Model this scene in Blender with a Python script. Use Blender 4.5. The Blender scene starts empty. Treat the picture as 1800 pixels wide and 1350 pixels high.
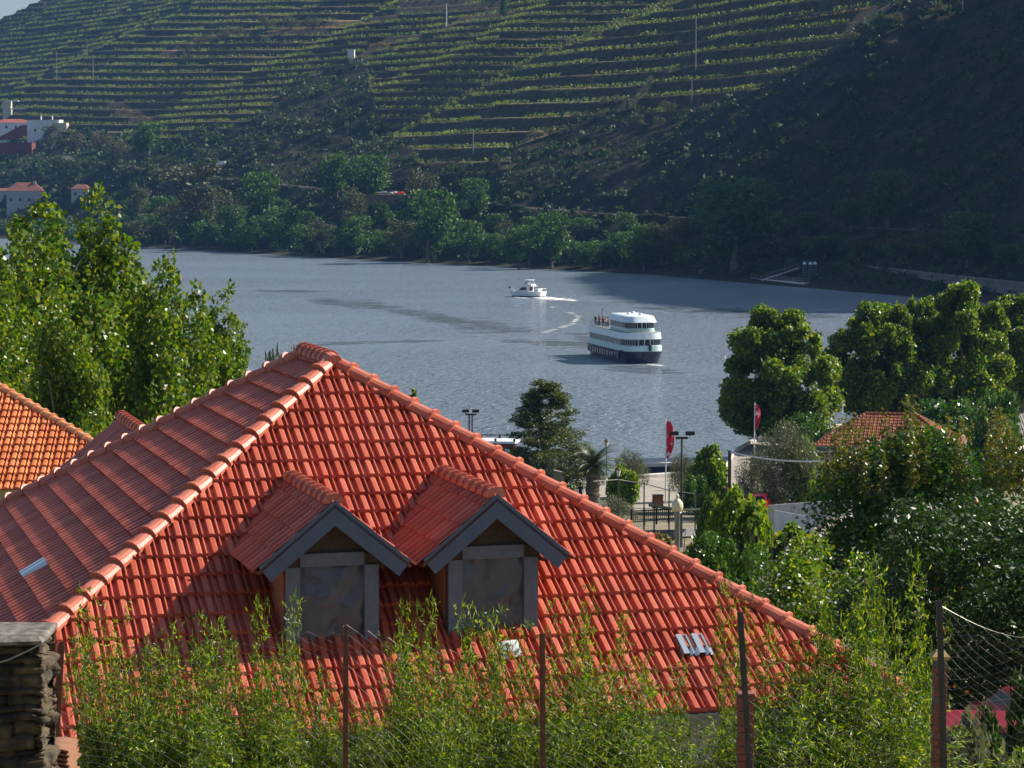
import bpy, bmesh, math, random
import numpy as np
from mathutils import Vector, Matrix, Euler
R = math.radians
SC = bpy.context.scene
COL = SC.collection

# ------------------------------------------------------------------ camera, sky, sun, exposure
CAMZ, FPX, TH = 33.0, 4400.0, math.atan((675 - 310) / 4400)
cam_d = bpy.data.cameras.new('camera'); cam = bpy.data.objects.new('camera', cam_d); COL.objects.link(cam)
cam_d.sensor_width = 36; cam_d.sensor_fit = 'HORIZONTAL'; cam_d.lens = FPX / 1800 * 36
cam_d.clip_start = 0.5; cam_d.clip_end = 20000
cam.location = (0, 0, CAMZ); cam.rotation_euler = (math.pi / 2 - TH, 0, 0)
SC.camera = cam
SUN_AZ, SUN_EL = 70.0, 36.5
SUNV = Vector((math.sin(R(SUN_AZ)) * math.cos(R(SUN_EL)), math.cos(R(SUN_AZ)) * math.cos(R(SUN_EL)), math.sin(R(SUN_EL))))
W = bpy.data.worlds.new('World'); SC.world = W; W.use_nodes = True
nt = W.node_tree; bg = nt.nodes['Background']
sky = nt.nodes.new('ShaderNodeTexSky'); sky.sky_type = 'NISHITA'; sky.sun_disc = False
sky.sun_elevation = R(SUN_EL); sky.sun_rotation = R(SUN_AZ); sky.air_density = 1.0; sky.dust_density = 1.6; sky.ozone_density = 1.5
nt.links.new(sky.outputs[0], bg.inputs[0]); bg.inputs[1].default_value = 0.062
sun_d = bpy.data.lights.new('sun', 'SUN'); sun = bpy.data.objects.new('sun', sun_d); COL.objects.link(sun)
sun_d.energy = 4.8; sun_d.angle = R(0.5); sun_d.color = (1, 0.93, 0.82)
sun.rotation_euler = SUNV.to_track_quat('Z', 'Y').to_euler()
SC.view_settings.view_transform = 'Standard'; SC.view_settings.look = 'None'
SC.view_settings.exposure = 0.88; SC.view_settings.gamma = 1.0
SC.cycles.max_bounces = 6; SC.cycles.transparent_max_bounces = 6; SC.cycles.volume_bounces = 0
SC.cycles.use_denoising = True

# ------------------------------------------------------------------ helpers
rng = np.random.default_rng(7); random.seed(7)

def at(px, py, Y):
    """world point on the view ray of photo pixel (px,py) at ground distance Y"""
    a = (px - 900) / FPX; b = -(py - 675) / FPX
    d = Vector((a, math.cos(TH) + b * math.sin(TH), -math.sin(TH) + b * math.cos(TH)))
    return Vector((0, 0, CAMZ)) + d * (Y / d.y)

def projpx(X, Y, Z):
    dz = Z - CAMZ
    d = Y * math.cos(TH) - dz * math.sin(TH); u = Y * math.sin(TH) + dz * math.cos(TH)
    d = np.maximum(d, 1e-3)
    return 900 + FPX * X / d, 675 - FPX * u / d

def tag(o, label=None, cat=None, group=None, kind=None):
    if label: o['label'] = label
    if cat: o['category'] = cat
    if group: o['group'] = group
    if kind: o['kind'] = kind
    return o

def empty(name, loc, rz=0.0, label=None, cat=None, group=None):
    o = bpy.data.objects.new(name, None); COL.objects.link(o)
    o.location = loc; o.rotation_euler = (0, 0, rz); o.empty_display_size = 0.3
    return tag(o, label, cat, group)

def mesh_np(name, V, F, mat=None, parent=None, smooth=False, origin=None):
    me = bpy.data.meshes.new(name)
    V = np.asarray(V, dtype=np.float32); F = np.asarray(F, dtype=np.int32)
    if origin is not None: V = V - np.array(origin, dtype=np.float32)
    n, k = F.shape
    me.vertices.add(len(V)); me.vertices.foreach_set('co', V.ravel())
    me.loops.add(n * k); me.loops.foreach_set('vertex_index', F.ravel())
    me.polygons.add(n); me.polygons.foreach_set('loop_start', np.arange(0, n * k, k, dtype=np.int32))
    if smooth: me.polygons.foreach_set('use_smooth', np.ones(n, dtype=bool))
    me.update(calc_edges=True); me.validate()
    o = bpy.data.objects.new(name, me); COL.objects.link(o)
    if mat: me.materials.append(mat)
    if parent: o.parent = parent
    elif origin is not None: o.location = origin
    return o

class MB:
    def __init__(s): s.v = []; s.f = []; s.m = []
    def add(s, vs, fs, mi=0):
        n = len(s.v); s.v += [tuple(p) for p in vs]; s.f += [tuple(i + n for i in f) for f in fs]; s.m += [mi] * len(fs); return s
    def box(s, c, size, M=None, mi=0, taper=1.0):
        x, y, z = [q / 2 for q in size]; t = taper
        P = [(-x, -y, -z), (x, -y, -z), (x, y, -z), (-x, y, -z), (-x * t, -y * t, z), (x * t, -y * t, z), (x * t, y * t, z), (-x * t, y * t, z)]
        P = [Vector(p) for p in P]
        if M is not None: P = [M @ p for p in P]
        c = Vector(c)
        return s.add([p + c for p in P], [(3, 2, 1, 0), (4, 5, 6, 7), (0, 1, 5, 4), (1, 2, 6, 5), (2, 3, 7, 6), (3, 0, 4, 7)], mi)
    def bar(s, p0, p1, w, h, mi=0):
        p0 = Vector(p0); p1 = Vector(p1); d = p1 - p0; L = d.length
        q = d.to_track_quat('X', 'Z').to_matrix()
        return s.box((p0 + p1) / 2, (L, w, h), q, mi)
    def tube(s, pts, rad, n=8, mi=0, cap=True):
        pts = [Vector(p) for p in pts]
        if not hasattr(rad, '__len__'): rad = [rad] * len(pts)
        base = len(s.v); up = Vector((0.3, 0.1, 1)).normalized()
        for i, p in enumerate(pts):
            d = (pts[min(i + 1, len(pts) - 1)] - pts[max(i - 1, 0)]).normalized()
            a = d.cross(up)
            if a.length < 1e-3: a = d.cross(Vector((1, 0, 0)))
            a.normalize(); b = d.cross(a)
            for k in range(n):
                t = 2 * math.pi * k / n; s.v.append(tuple(p + (a * math.cos(t) + b * math.sin(t)) * rad[i]))
        for i in range(len(pts) - 1):
            for k in range(n):
                k2 = (k + 1) % n
                s.f.append((base + i * n + k, base + (i + 1) * n + k, base + (i + 1) * n + k2, base + i * n + k2)); s.m.append(mi)
        if cap:
            s.f.append(tuple(base + k for k in range(n))); s.f.append(tuple(base + (len(pts) - 1) * n + k for k in reversed(range(n)))); s.m += [mi, mi]
        return s
    def loft(s, rings, mi=0, cap0=True, cap1=True, closed=True):
        base = len(s.v); n = len(rings[0])
        for r in rings: s.v += [tuple(p) for p in r]
        for i in range(len(rings) - 1):
            for k in range(n if closed else n - 1):
                k2 = (k + 1) % n
                s.f.append((base + i * n + k, base + i * n + k2, base + (i + 1) * n + k2, base + (i + 1) * n + k)); s.m.append(mi)
        if cap0: s.f.append(tuple(base + k for k in reversed(range(n)))); s.m.append(mi)
        if cap1: s.f.append(tuple(base + (len(rings) - 1) * n + k for k in range(n))); s.m.append(mi)
        return s
    def prism(s, poly, z0, z1, mi=0):
        return s.loft([[(x, y, z0) for x, y in poly], [(x, y, z1) for x, y in poly]], mi)
    def lathe(s, prof, c=(0, 0, 0), n=14, mi=0):
        return s.loft([[(c[0] + r * math.cos(2 * math.pi * k / n), c[1] + r * math.sin(2 * math.pi * k / n), c[2] + z) for k in range(n)] for r, z in prof], mi)
    def ball(s, c, r, n=8, mi=0):
        rx, ry, rz = r if hasattr(r, '__len__') else (r, r, r)
        rings = []
        for i in range(n + 1):
            t = math.pi * (i / n) * 0.98 + 0.03
            rings.append([(c[0] + rx * math.sin(t) * math.cos(2 * math.pi * k / (2 * n)), c[1] + ry * math.sin(t) * math.sin(2 * math.pi * k / (2 * n)), c[2] - rz * math.cos(t)) for k in range(2 * n)])
        return s.loft(rings, mi)
    def build(s, name, mats, parent=None, smooth=False, loc=None, world=False, bevel=0):
        me = bpy.data.meshes.new(name)
        V = s.v
        if world and parent is not None:
            L = parent.location; V = [(p[0] - L.x, p[1] - L.y, p[2] - L.z) for p in V]
        elif world and loc is not None: V = [(p[0] - loc[0], p[1] - loc[1], p[2] - loc[2]) for p in V]
        me.from_pydata(V, [], s.f); me.update()
        if not isinstance(mats, (list, tuple)): mats = [mats]
        for m in mats: me.materials.append(m)
        if len(mats) > 1: me.polygons.foreach_set('material_index', s.m)
        if smooth: me.polygons.foreach_set('use_smooth', [True] * len(s.f))
        bm = bmesh.new(); bm.from_mesh(me); bmesh.ops.recalc_face_normals(bm, faces=bm.faces)
        if bevel: bmesh.ops.bevel(bm, geom=[e for e in bm.edges if len(e.link_faces) == 2 and e.calc_face_angle(0) > 0.6], offset=bevel, segments=1, affect='EDGES')
        bm.to_mesh(me); bm.free()
        o = bpy.data.objects.new(name, me); COL.objects.link(o)
        if parent: o.parent = parent
        elif loc is not None: o.location = loc
        return o

def copy_tree(o, parent=None):
    c = o.copy(); COL.objects.link(c)
    if parent: c.parent = parent
    for ch in list(o.children): copy_tree(ch, c)
    return c

# ------------------------------------------------------------------ materials
def newmat(name):
    m = bpy.data.materials.new(name); m.use_nodes = True
    return m, m.node_tree, m.node_tree.nodes['Principled BSDF']

def mat(name, col, rough=0.7, col2=None, scale=5.0, bump=0.0, metal=0.0, spec=0.5, dist=0.02, detail=5, ramp=(0.35, 0.65), stretch=None):
    m, t, p = newmat(name)
    p.inputs['Roughness'].default_value = rough; p.inputs['Metallic'].default_value = metal
    p.inputs['Specular IOR Level'].default_value = spec
    p.inputs['Base Color'].default_value = (*col, 1)
    if col2 or bump:
        tc = t.nodes.new('ShaderNodeTexCoord'); no = t.nodes.new('ShaderNodeTexNoise')
        no.inputs['Scale'].default_value = scale; no.inputs['Detail'].default_value = detail
        if stretch:
            mp = t.nodes.new('ShaderNodeMapping'); mp.inputs['Scale'].default_value = stretch
            t.links.new(tc.outputs['Object'], mp.inputs[0]); t.links.new(mp.outputs[0], no.inputs['Vector'])
        else: t.links.new(tc.outputs['Object'], no.inputs['Vector'])
        if col2:
            r = t.nodes.new('ShaderNodeValToRGB'); r.color_ramp.elements[0].position = ramp[0]; r.color_ramp.elements[1].position = ramp[1]
            r.color_ramp.elements[0].color = (*col, 1); r.color_ramp.elements[1].color = (*col2, 1)
            t.links.new(no.outputs[0], r.inputs[0]); t.links.new(r.outputs[0], p.inputs['Base Color'])
        if bump:
            b = t.nodes.new('ShaderNodeBump'); b.inputs['Strength'].default_value = bump; b.inputs['Distance'].default_value = dist
            t.links.new(no.outputs[0], b.inputs['Height']); t.links.new(b.outputs[0], p.inputs['Normal'])
    return m

def leafmat(name, cols, rough=0.4, trans=0.4, tcol=(1.5, 1.4, 0.6), spec=0.5):
    """leaf: glossy front, light coming through; colour differs from leaf to leaf"""
    m, t, p = newmat(name)
    g = t.nodes.new('ShaderNodeNewGeometry'); r = t.nodes.new('ShaderNodeValToRGB')
    el = r.color_ramp.elements
    while len(el) < len(cols): el.new(0.5)
    for i, c in enumerate(cols):
        el[i].position = i / max(1, len(cols) - 1); el[i].color = (*c, 1)
    t.links.new(g.outputs['Random Per Island'], r.inputs[0])
    t.links.new(r.outputs[0], p.inputs['Base Color'])
    p.inputs['Roughness'].default_value = rough; p.inputs['Specular IOR Level'].default_value = spec
    mu = t.nodes.new('ShaderNodeMix'); mu.data_type = 'RGBA'; mu.blend_type = 'MULTIPLY'; mu.inputs[0].default_value = 1
    t.links.new(r.outputs[0], mu.inputs[6]); mu.inputs[7].default_value = (*tcol, 1)
    tr = t.nodes.new('ShaderNodeBsdfTranslucent'); t.links.new(mu.outputs[2], tr.inputs[0])
    mx = t.nodes.new('ShaderNodeMixShader'); mx.inputs[0].default_value = trans
    t.links.new(p.outputs[0], mx.inputs[1]); t.links.new(tr.outputs[0], mx.inputs[2])
    t.links.new(mx.outputs[0], t.nodes['Material Output'].inputs[0])
    return m

def tilemat(name, cols, rough=0.45, bumpy=0.3):
    m, t, p = newmat(name)
    g = t.nodes.new('ShaderNodeNewGeometry'); r = t.nodes.new('ShaderNodeValToRGB'); el = r.color_ramp.elements
    while len(el) < len(cols): el.new(0.5)
    for i, c in enumerate(cols): el[i].position = i / (len(cols) - 1); el[i].color = (*c, 1)
    t.links.new(g.outputs['Random Per Island'], r.inputs[0])
    tc = t.nodes.new('ShaderNodeTexCoord'); no = t.nodes.new('ShaderNodeTexNoise'); no.inputs['Scale'].default_value = 1.7; no.inputs['Detail'].default_value = 8
    t.links.new(tc.outputs['Object'], no.inputs['Vector'])
    mx = t.nodes.new('ShaderNodeMix'); mx.data_type = 'RGBA'; mx.blend_type = 'MULTIPLY'; mx.inputs[0].default_value = 0.55
    r2 = t.nodes.new('ShaderNodeValToRGB'); r2.color_ramp.elements[0].color = (0.62, 0.6, 0.6, 1); r2.color_ramp.elements[0].position = 0.3
    r2.color_ramp.elements[1].color = (1.08, 1.05, 1.02, 1); r2.color_ramp.elements[1].position = 0.65
    t.links.new(no.outputs[0], r2.inputs[0]); t.links.new(r.outputs[0], mx.inputs[6]); t.links.new(r2.outputs[0], mx.inputs[7])
    t.links.new(mx.outputs[2], p.inputs['Base Color']); p.inputs['Roughness'].default_value = rough
    n2 = t.nodes.new('ShaderNodeTexNoise'); n2.inputs['Scale'].default_value = 60; t.links.new(tc.outputs['Object'], n2.inputs['Vector'])
    p.inputs['Specular IOR Level'].default_value = 0.22
    b = t.nodes.new('ShaderNodeBump'); b.inputs['Strength'].default_value = bumpy; b.inputs['Distance'].default_value = 0.004
    t.links.new(n2.outputs[0], b.inputs['Height']); t.links.new(b.outputs[0], p.inputs['Normal'])
    return m

M = {}
M['tile'] = tilemat('red_clay_tile', [(0.42, 0.088, 0.05), (0.50, 0.118, 0.07), (0.56, 0.155, 0.098)], 0.36)
M['tile_cap'] = mat('red_clay_cap', (0.44, 0.105, 0.058), 0.45, (0.54, 0.17, 0.105), 3.0, 0.2, dist=0.005)
M['tile_old'] = tilemat('orange_clay_tile', [(0.50, 0.13, 0.045), (0.60, 0.18, 0.06), (0.66, 0.23, 0.09)], 0.6)
M['tile_cap_old'] = mat('orange_clay_cap', (0.55, 0.2, 0.08), 0.6, (0.66, 0.32, 0.15), 4.0)
M['tile_far'] = tilemat('brown_clay_tile', [(0.25, 0.085, 0.042), (0.31, 0.11, 0.055), (0.37, 0.15, 0.08)], 0.8)
M['fascia'] = mat('grey_painted_board', (0.062, 0.09, 0.142), 0.6, (0.074, 0.104, 0.158), 6.0, 0.1, dist=0.003)
M['frame'] = mat('grey_primer_frame', (0.095, 0.12, 0.16), 0.7, (0.12, 0.142, 0.178), 9.0)
M['darkwood_gap_shade'] = mat('dark_gable_board_gap_shade', (0.05, 0.03, 0.015), 0.8, (0.08, 0.05, 0.025), 12.0)
M['rust'] = mat('rusty_steel', (0.10, 0.035, 0.02), 0.8, (0.17, 0.07, 0.04), 30.0, 0.3, dist=0.003)
M['ochre'] = mat('raw_brick_cheek', (0.36, 0.16, 0.06), 0.9, (0.3, 0.13, 0.06), 8.0)
M['stucco'] = mat('grey_stucco', (0.46, 0.45, 0.43), 0.9, (0.36, 0.355, 0.34), 1.2, 0.3, dist=0.01)
M['gutter'] = mat('grey_gutter', (0.2, 0.2, 0.2), 0.5, (0.3, 0.3, 0.29), 3.0)
M['white'] = mat('white_paint', (0.78, 0.79, 0.78), 0.5, (0.68, 0.69, 0.68), 1.5)
M['whitewall'] = mat('white_wall', (0.74, 0.75, 0.76), 0.85, (0.6, 0.61, 0.62), 0.4)
M['boatwhite'] = mat('boat_white', (0.72, 0.8, 0.82), 0.35, (0.64, 0.73, 0.76), 0.8)
M['boatteal'] = mat('boat_pale_green', (0.44, 0.62, 0.60), 0.4, (0.5, 0.66, 0.64), 0.8)
M['navy'] = mat('navy_hull', (0.008, 0.016, 0.04), 0.35, (0.02, 0.03, 0.055), 0.8)
M['glass'] = mat('dark_window_glass', (0.012, 0.014, 0.02), 0.12)
M['black'] = mat('black_metal', (0.012, 0.012, 0.014), 0.5)
M['darkmetal'] = mat('dark_painted_metal', (0.02, 0.024, 0.026), 0.5, (0.035, 0.036, 0.036), 10.0)
M['greymetal'] = mat('galvanised_steel', (0.3, 0.31, 0.32), 0.45, (0.2, 0.2, 0.21), 12.0, metal=0.6)
M['wire'] = mat('fence_wire', (0.32, 0.31, 0.28), 0.4, metal=0.7)
M['red'] = mat('red_paint', (0.5, 0.015, 0.025), 0.25)
M['darkred'] = mat('dark_red_paint', (0.1, 0.012, 0.012), 0.45, (0.13, 0.02, 0.018), 1.0)
M['concrete'] = mat('stained_concrete', (0.62, 0.60, 0.57), 0.9, (0.3, 0.28, 0.26), 1.6, 0.2, ramp=(0.5, 0.8), stretch=(1, 1, 0.12))
M['stone'] = mat('quay_stone', (0.36, 0.33, 0.29), 0.9, (0.22, 0.2, 0.18), 0.5, 0.4, dist=0.05)
M['stonecap'] = mat('pale_stone_coping', (0.6, 0.57, 0.52), 0.85, (0.5, 0.47, 0.43), 0.8)
M['schist'] = mat('schist_stone', (0.014, 0.011, 0.007), 0.95, (0.10, 0.072, 0.038), 6.5, 1.0, dist=0.03, detail=9)
M['mortar'] = mat('lichen_mortar', (0.2, 0.18, 0.155), 0.95, (0.06, 0.05, 0.04), 11.0, 0.8, dist=0.02)
M['brick'] = mat('old_brick', (0.24, 0.075, 0.035), 0.9, (0.16, 0.06, 0.035), 14.0, 0.4, dist=0.01)
M['ochrecap'] = mat('ochre_cap', (0.5, 0.36, 0.12), 0.9, (0.3, 0.2, 0.09), 12.0, 0.3, dist=0.01)
M['bark'] = mat('grey_bark', (0.16, 0.135, 0.10), 0.95, (0.07, 0.055, 0.04), 6.0, 0.6, dist=0.03)
M['palebark'] = mat('pale_bark', (0.3, 0.28, 0.22), 0.9, (0.14, 0.12, 0.09), 5.0, 0.4, dist=0.03)
M['culm'] = mat('bamboo_culm', (0.14, 0.15, 0.03), 0.5, (0.08, 0.07, 0.02), 9.0)
M['globe'] = mat('cream_glass_globe', (0.75, 0.68, 0.45), 0.25, (0.68, 0.6, 0.38), 4.0)
M['post'] = mat('weathered_wood', (0.2, 0.18, 0.15), 0.9, (0.1, 0.08, 0.06), 14.0, 0.3, dist=0.01, stretch=(6, 6, 0.6))
M['thatch'] = mat('grey_thatch', (0.34, 0.29, 0.23), 0.95, (0.18, 0.15, 0.12), 9.0, 0.8, dist=0.05, stretch=(1, 1, 6))
M['skin'] = mat('skin', (0.45, 0.24, 0.16), 0.6)
M['hair'] = mat('dark_hair', (0.02, 0.014, 0.01), 0.6)
M['tyre'] = mat('tyre_rubber', (0.012, 0.012, 0.012), 0.8)
M['orange'] = mat('orange_peel', (0.7, 0.17, 0.01), 0.5, (0.75, 0.25, 0.02), 8.0)
M['petal'] = mat('white_petal', (0.75, 0.72, 0.66), 0.6)
M['net'] = mat('green_netting', (0.2, 0.34, 0.28), 0.6, (0.26, 0.42, 0.35), 2.0)
M['asphalt'] = mat('asphalt', (0.055, 0.055, 0.056), 0.9, (0.085, 0.083, 0.08), 3.0)
M['foam'] = mat('water_foam', (0.82, 0.82, 0.8), 0.6)
# foliage
M['lf_poplar'] = leafmat('poplar_leaf', [(0.035, 0.09, 0.005), (0.065, 0.14, 0.007), (0.12, 0.19, 0.009), (0.21, 0.235, 0.014)], 0.4, 0.42, (1.7, 1.6, 0.45))
M['lf_plane'] = leafmat('plane_tree_leaf', [(0.035, 0.095, 0.007), (0.065, 0.14, 0.009), (0.125, 0.20, 0.013), (0.22, 0.245, 0.02)], 0.4, 0.46, (1.7, 1.6, 0.45))
M['lf_dark'] = leafmat('dark_evergreen_leaf', [(0.02, 0.07, 0.006), (0.038, 0.105, 0.008), (0.065, 0.14, 0.01)], 0.35, 0.3, (1.7, 1.6, 0.45))
M['lf_cypress'] = leafmat('feathery_leaf', [(0.035, 0.065, 0.014), (0.055, 0.085, 0.016), (0.09, 0.105, 0.02)], 0.5, 0.35, (1.7, 1.5, 0.4))
M['lf_bright'] = leafmat('bright_leaf', [(0.07, 0.16, 0.007), (0.12, 0.21, 0.01), (0.18, 0.24, 0.014)], 0.35, 0.45, (1.6, 1.5, 0.4))
M['lf_olive'] = leafmat('olive_leaf', [(0.07, 0.09, 0.045), (0.10, 0.12, 0.06), (0.14, 0.15, 0.09)], 0.45, 0.25, (1.4, 1.4, 0.8))
M['lf_bamboo'] = leafmat('bamboo_leaf', [(0.014, 0.052, 0.002), (0.035, 0.10, 0.003), (0.14, 0.24, 0.005), (0.38, 0.43, 0.014)], 0.46, 0.4, (1.6, 1.5, 0.4))
M['lf_orange'] = leafmat('citrus_leaf', [(0.012, 0.04, 0.005), (0.022, 0.06, 0.007), (0.04, 0.09, 0.009)], 0.46, 0.22, (1.7, 1.7, 0.4))
M['lf_far'] = leafmat('far_tree_leaf', [(0.016, 0.056, 0.005), (0.032, 0.092, 0.007), (0.068, 0.135, 0.009)], 0.6, 0.38, (1.6, 1.5, 0.45))
M['lf_far_olive'] = leafmat('far_grey_tree_leaf', [(0.04, 0.052, 0.018), (0.065, 0.075, 0.026), (0.10, 0.098, 0.042)], 0.6, 0.28, (1.5, 1.4, 0.6))
M['lf_vine'] = leafmat('vine_leaf', [(0.045, 0.11, 0.012), (0.085, 0.165, 0.018), (0.145, 0.21, 0.026), (0.22, 0.21, 0.06)], 0.5, 0.46, (1.6, 1.5, 0.5))
M['lf_scrub'] = leafmat('scrub_leaf', [(0.015, 0.042, 0.008), (0.03, 0.066, 0.011), (0.055, 0.08, 0.018)], 0.7, 0.25, (1.4, 1.4, 0.6))
M['lf_dry'] = leafmat('dry_leaf', [(0.12, 0.12, 0.03), (0.2, 0.16, 0.05), (0.26, 0.17, 0.07)], 0.6, 0.35, (1.4, 1.3, 0.6))

# ------------------------------------------------------------------ noise
_perm = np.random.default_rng(11).random((256, 256))
def vnoise(x, y):
    xi = np.floor(x).astype(int); yi = np.floor(y).astype(int); fx = x - xi; fy = y - yi
    fx = fx * fx * (3 - 2 * fx); fy = fy * fy * (3 - 2 * fy)
    a = _perm[xi & 255, yi & 255]; b = _perm[(xi + 1) & 255, yi & 255]; c = _perm[xi & 255, (yi + 1) & 255]; d = _perm[(xi + 1) & 255, (yi + 1) & 255]
    return (a * (1 - fx) + b * fx) * (1 - fy) + (c * (1 - fx) + d * fx) * fy - 0.5
def fbm(x, y, o=4):
    r = 0; a = 1.0
    for i in range(o): r = r + a * vnoise(x * 2 ** i + 17.3 * i, y * 2 ** i + 5.1 * i); a *= 0.5
    return r
def sstep(a, b, x):
    t = np.clip((x - a) / (b - a), 0, 1); return t * t * (3 - 2 * t)

# ------------------------------------------------------------------ far bank terrain
REF = np.array([-193., 1230.]); TT = np.array([.499, -.867]); NN = np.array([.867, .499])
def to_sd(X, Y):
    return (X - REF[0]) * TT[0] + (Y - REF[1]) * TT[1], (X - REF[0]) * NN[0] + (Y - REF[1]) * NN[1]
def from_sd(s, d):
    return REF[0] + s * TT[0] + d * NN[0], REF[1] + s * TT[1] + d * NN[1]
def shore_off(s):
    return np.interp(s, [-1200, -500, 0, 271, 451, 567, 657, 1000], [-40, -14, 0, 11.4, 28, 13, 0, -20])
ZROAD_S = [-700, -330, -80, 130, 330, 480, 900]; ZROAD_Z = [52, 46, 36, 27, 20, 17, 15]
BND_X = [-400, 0, 150, 300, 420, 520, 600, 640, 665, 700, 740, 860, 960, 1060, 1180, 1240, 1330, 1400, 1480, 1530, 1570, 2200]
BND_Y = [250, 240, 235, 240, 215, 155, 105, 100, 190, 255, 285, 288, 235, 195, 200, 190, 150, 125, 85, 40, -60, -600]
def base_z(s, d):
    dp = d - shore_off(s)
    k = np.interp(s, [-700, -300, 0, 250, 430, 560, 700], [0.48, 0.50, 0.52, 0.54, 0.62, 0.84, 0.95])
    z = np.interp(dp, [-40, -1.5, 1.5, 12, 28, 60], [-6, -.5, 1.6, 5, 13, 13 + 32 * .75]) + np.maximum(dp - 60, 0) * k
    hi = sstep(30, 140, dp)
    z = z + hi * (fbm(s / 170 + 3, d / 210, 3) * 17) + sstep(10, 60, dp) * fbm(s / 45, d / 60, 3) * 6
    gl = np.exp(-((s - (40 + 0.35 * dp)) / 34) ** 2)          # the dark gully between the two vineyards
    z = z - gl * hi * 9
    g2 = np.exp(-((s + 330 - 0.2 * dp) / 55) ** 2); z = z - g2 * hi * 10
    crest = np.interp(s, [-1600, -1122, -1045, -800, -640, -560, -420, 0], [165, 182, 216, 240, 275, 320, 380, 420])
    z = np.where(z > crest, crest - (z - crest) * 0.2, z)
    return z
def terr_h(s): return np.interp(s, [-700, -300, 34, 46, 700], [5.2, 4.6, 4.4, 6.6, 6.8])
def zone_terr(s, d, z):
    X, Y = from_sd(s, d); px, py = projpx(X, Y, z)
    wob = fbm(s / 30, d / 30, 2) * 26
    return sstep(-8, 10, np.interp(px, BND_X, BND_Y) + wob - py)
def far_z(s, d, full=False):
    zb = base_z(s, d)
    zr = np.interp(s, ZROAD_S, ZROAD_Z); t = zb - zr
    road = (np.abs(t) < 1.6)
    z1 = zr + t - np.clip(t, -2.3, 2.3) * 0.96
    T = terr_h(s - .35 * (d - shore_off(s))); q = z1 / T + fbm(s / 120, d / 300 + 9, 2) * 0.5
    fr = q - np.floor(q); ramp = np.where(fr < .6, fr * .16, .096 + (fr - .6) / .4 * .904)
    w = zone_terr(s, d, z1)
    z = z1 + w * T * (ramp - fr)
    rough = fbm(s / 9, d / 9, 3) * 2.2 * (1 - w) * sstep(3, 15, z1) * (~road)
    z = z + rough
    if full: return z, w, road & (zb > 5), q, fr
    return z
def hit_far(px, py, Y0=500., Y1=2300.):
    p0 = at(px, py, 1.0); Ys = np.arange(Y0, Y1, 0.5)
    o = np.array([0, 0, CAMZ]); dv = np.array(p0) - o
    X = dv[0] * Ys; Z = CAMZ + dv[2] * Ys; s, d = to_sd(X, Ys)
    h = np.maximum(far_z(s, d), 0); i = np.argmax(h >= Z)
    return Vector((X[i], Ys[i], float(h[i])))

def vec_attr(me, name, vals):
    a = me.attributes.new(name, 'FLOAT', 'POINT'); a.data.foreach_set('value', np.asarray(vals, dtype=np.float32))

ss = np.concatenate([np.arange(-1500, -1000, 6), np.arange(-1000, 760, 2.2)]); dd = np.concatenate([np.arange(-40, 420, 0.85), np.arange(420, 700, 7)])
S, D = np.meshgrid(ss, dd, indexing='ij')
Zf, Wt, RD, QQ, FR = far_z(S, D, True)
Xf, Yf = from_sd(S, D)
V = np.stack([Xf, Yf, Zf], -1).reshape(-1, 3)
# bare sandy tracks and dry banks worn into the slope
TRACKS = [((640, 96), (655, 84), (672, 76), (700, 72), (735, 64)), ((470, 62), (520, 56), (560, 50), (600, 44), (640, 38), (690, 32)), ((786, 46), (815, 37), (850, 30), (900, 24)), ((280, 100), (292, 94), (304, 88)), ((700, 22), (760, 18), (820, 18), (880, 13)), ((705, 12), (790, 8), (890, 5)), ((195, 186), (215, 194), (245, 208), (270, 225)), ((1500, 40), (1530, 28), (1555, 12)), ((1100, 178), (1130, 168)), ((940, 240), (965, 232))]
DRY = np.zeros(Xf.shape, np.float32)
for L_ in TRACKS:
    pts_ = []
    for a_, b_ in zip(L_[:-1], L_[1:]):
        for f_ in np.linspace(0, 1, 7): pts_.append(hit_far(a_[0] + (b_[0] - a_[0]) * f_, a_[1] + (b_[1] - a_[1]) * f_)[:2])
    for q_ in pts_:
        sel = (np.abs(Xf - q_[0]) < 8) & (np.abs(Yf - q_[1]) < 8)
        if not sel.any(): continue
        DRY[sel] = np.maximum(DRY[sel], 1 - sstep(2.5, 6.0, np.hypot(Xf[sel] - q_[0], Yf[sel] - q_[1]) + fbm(Xf[sel] / 4, Yf[sel] / 4, 2) * 3))
ns, nd = S.shape; idx = np.arange(ns * nd).reshape(ns, nd)
F = np.stack([idx[:-1, :-1], idx[1:, :-1], idx[1:, 1:], idx[:-1, 1:]], -1).reshape(-1, 4)

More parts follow.
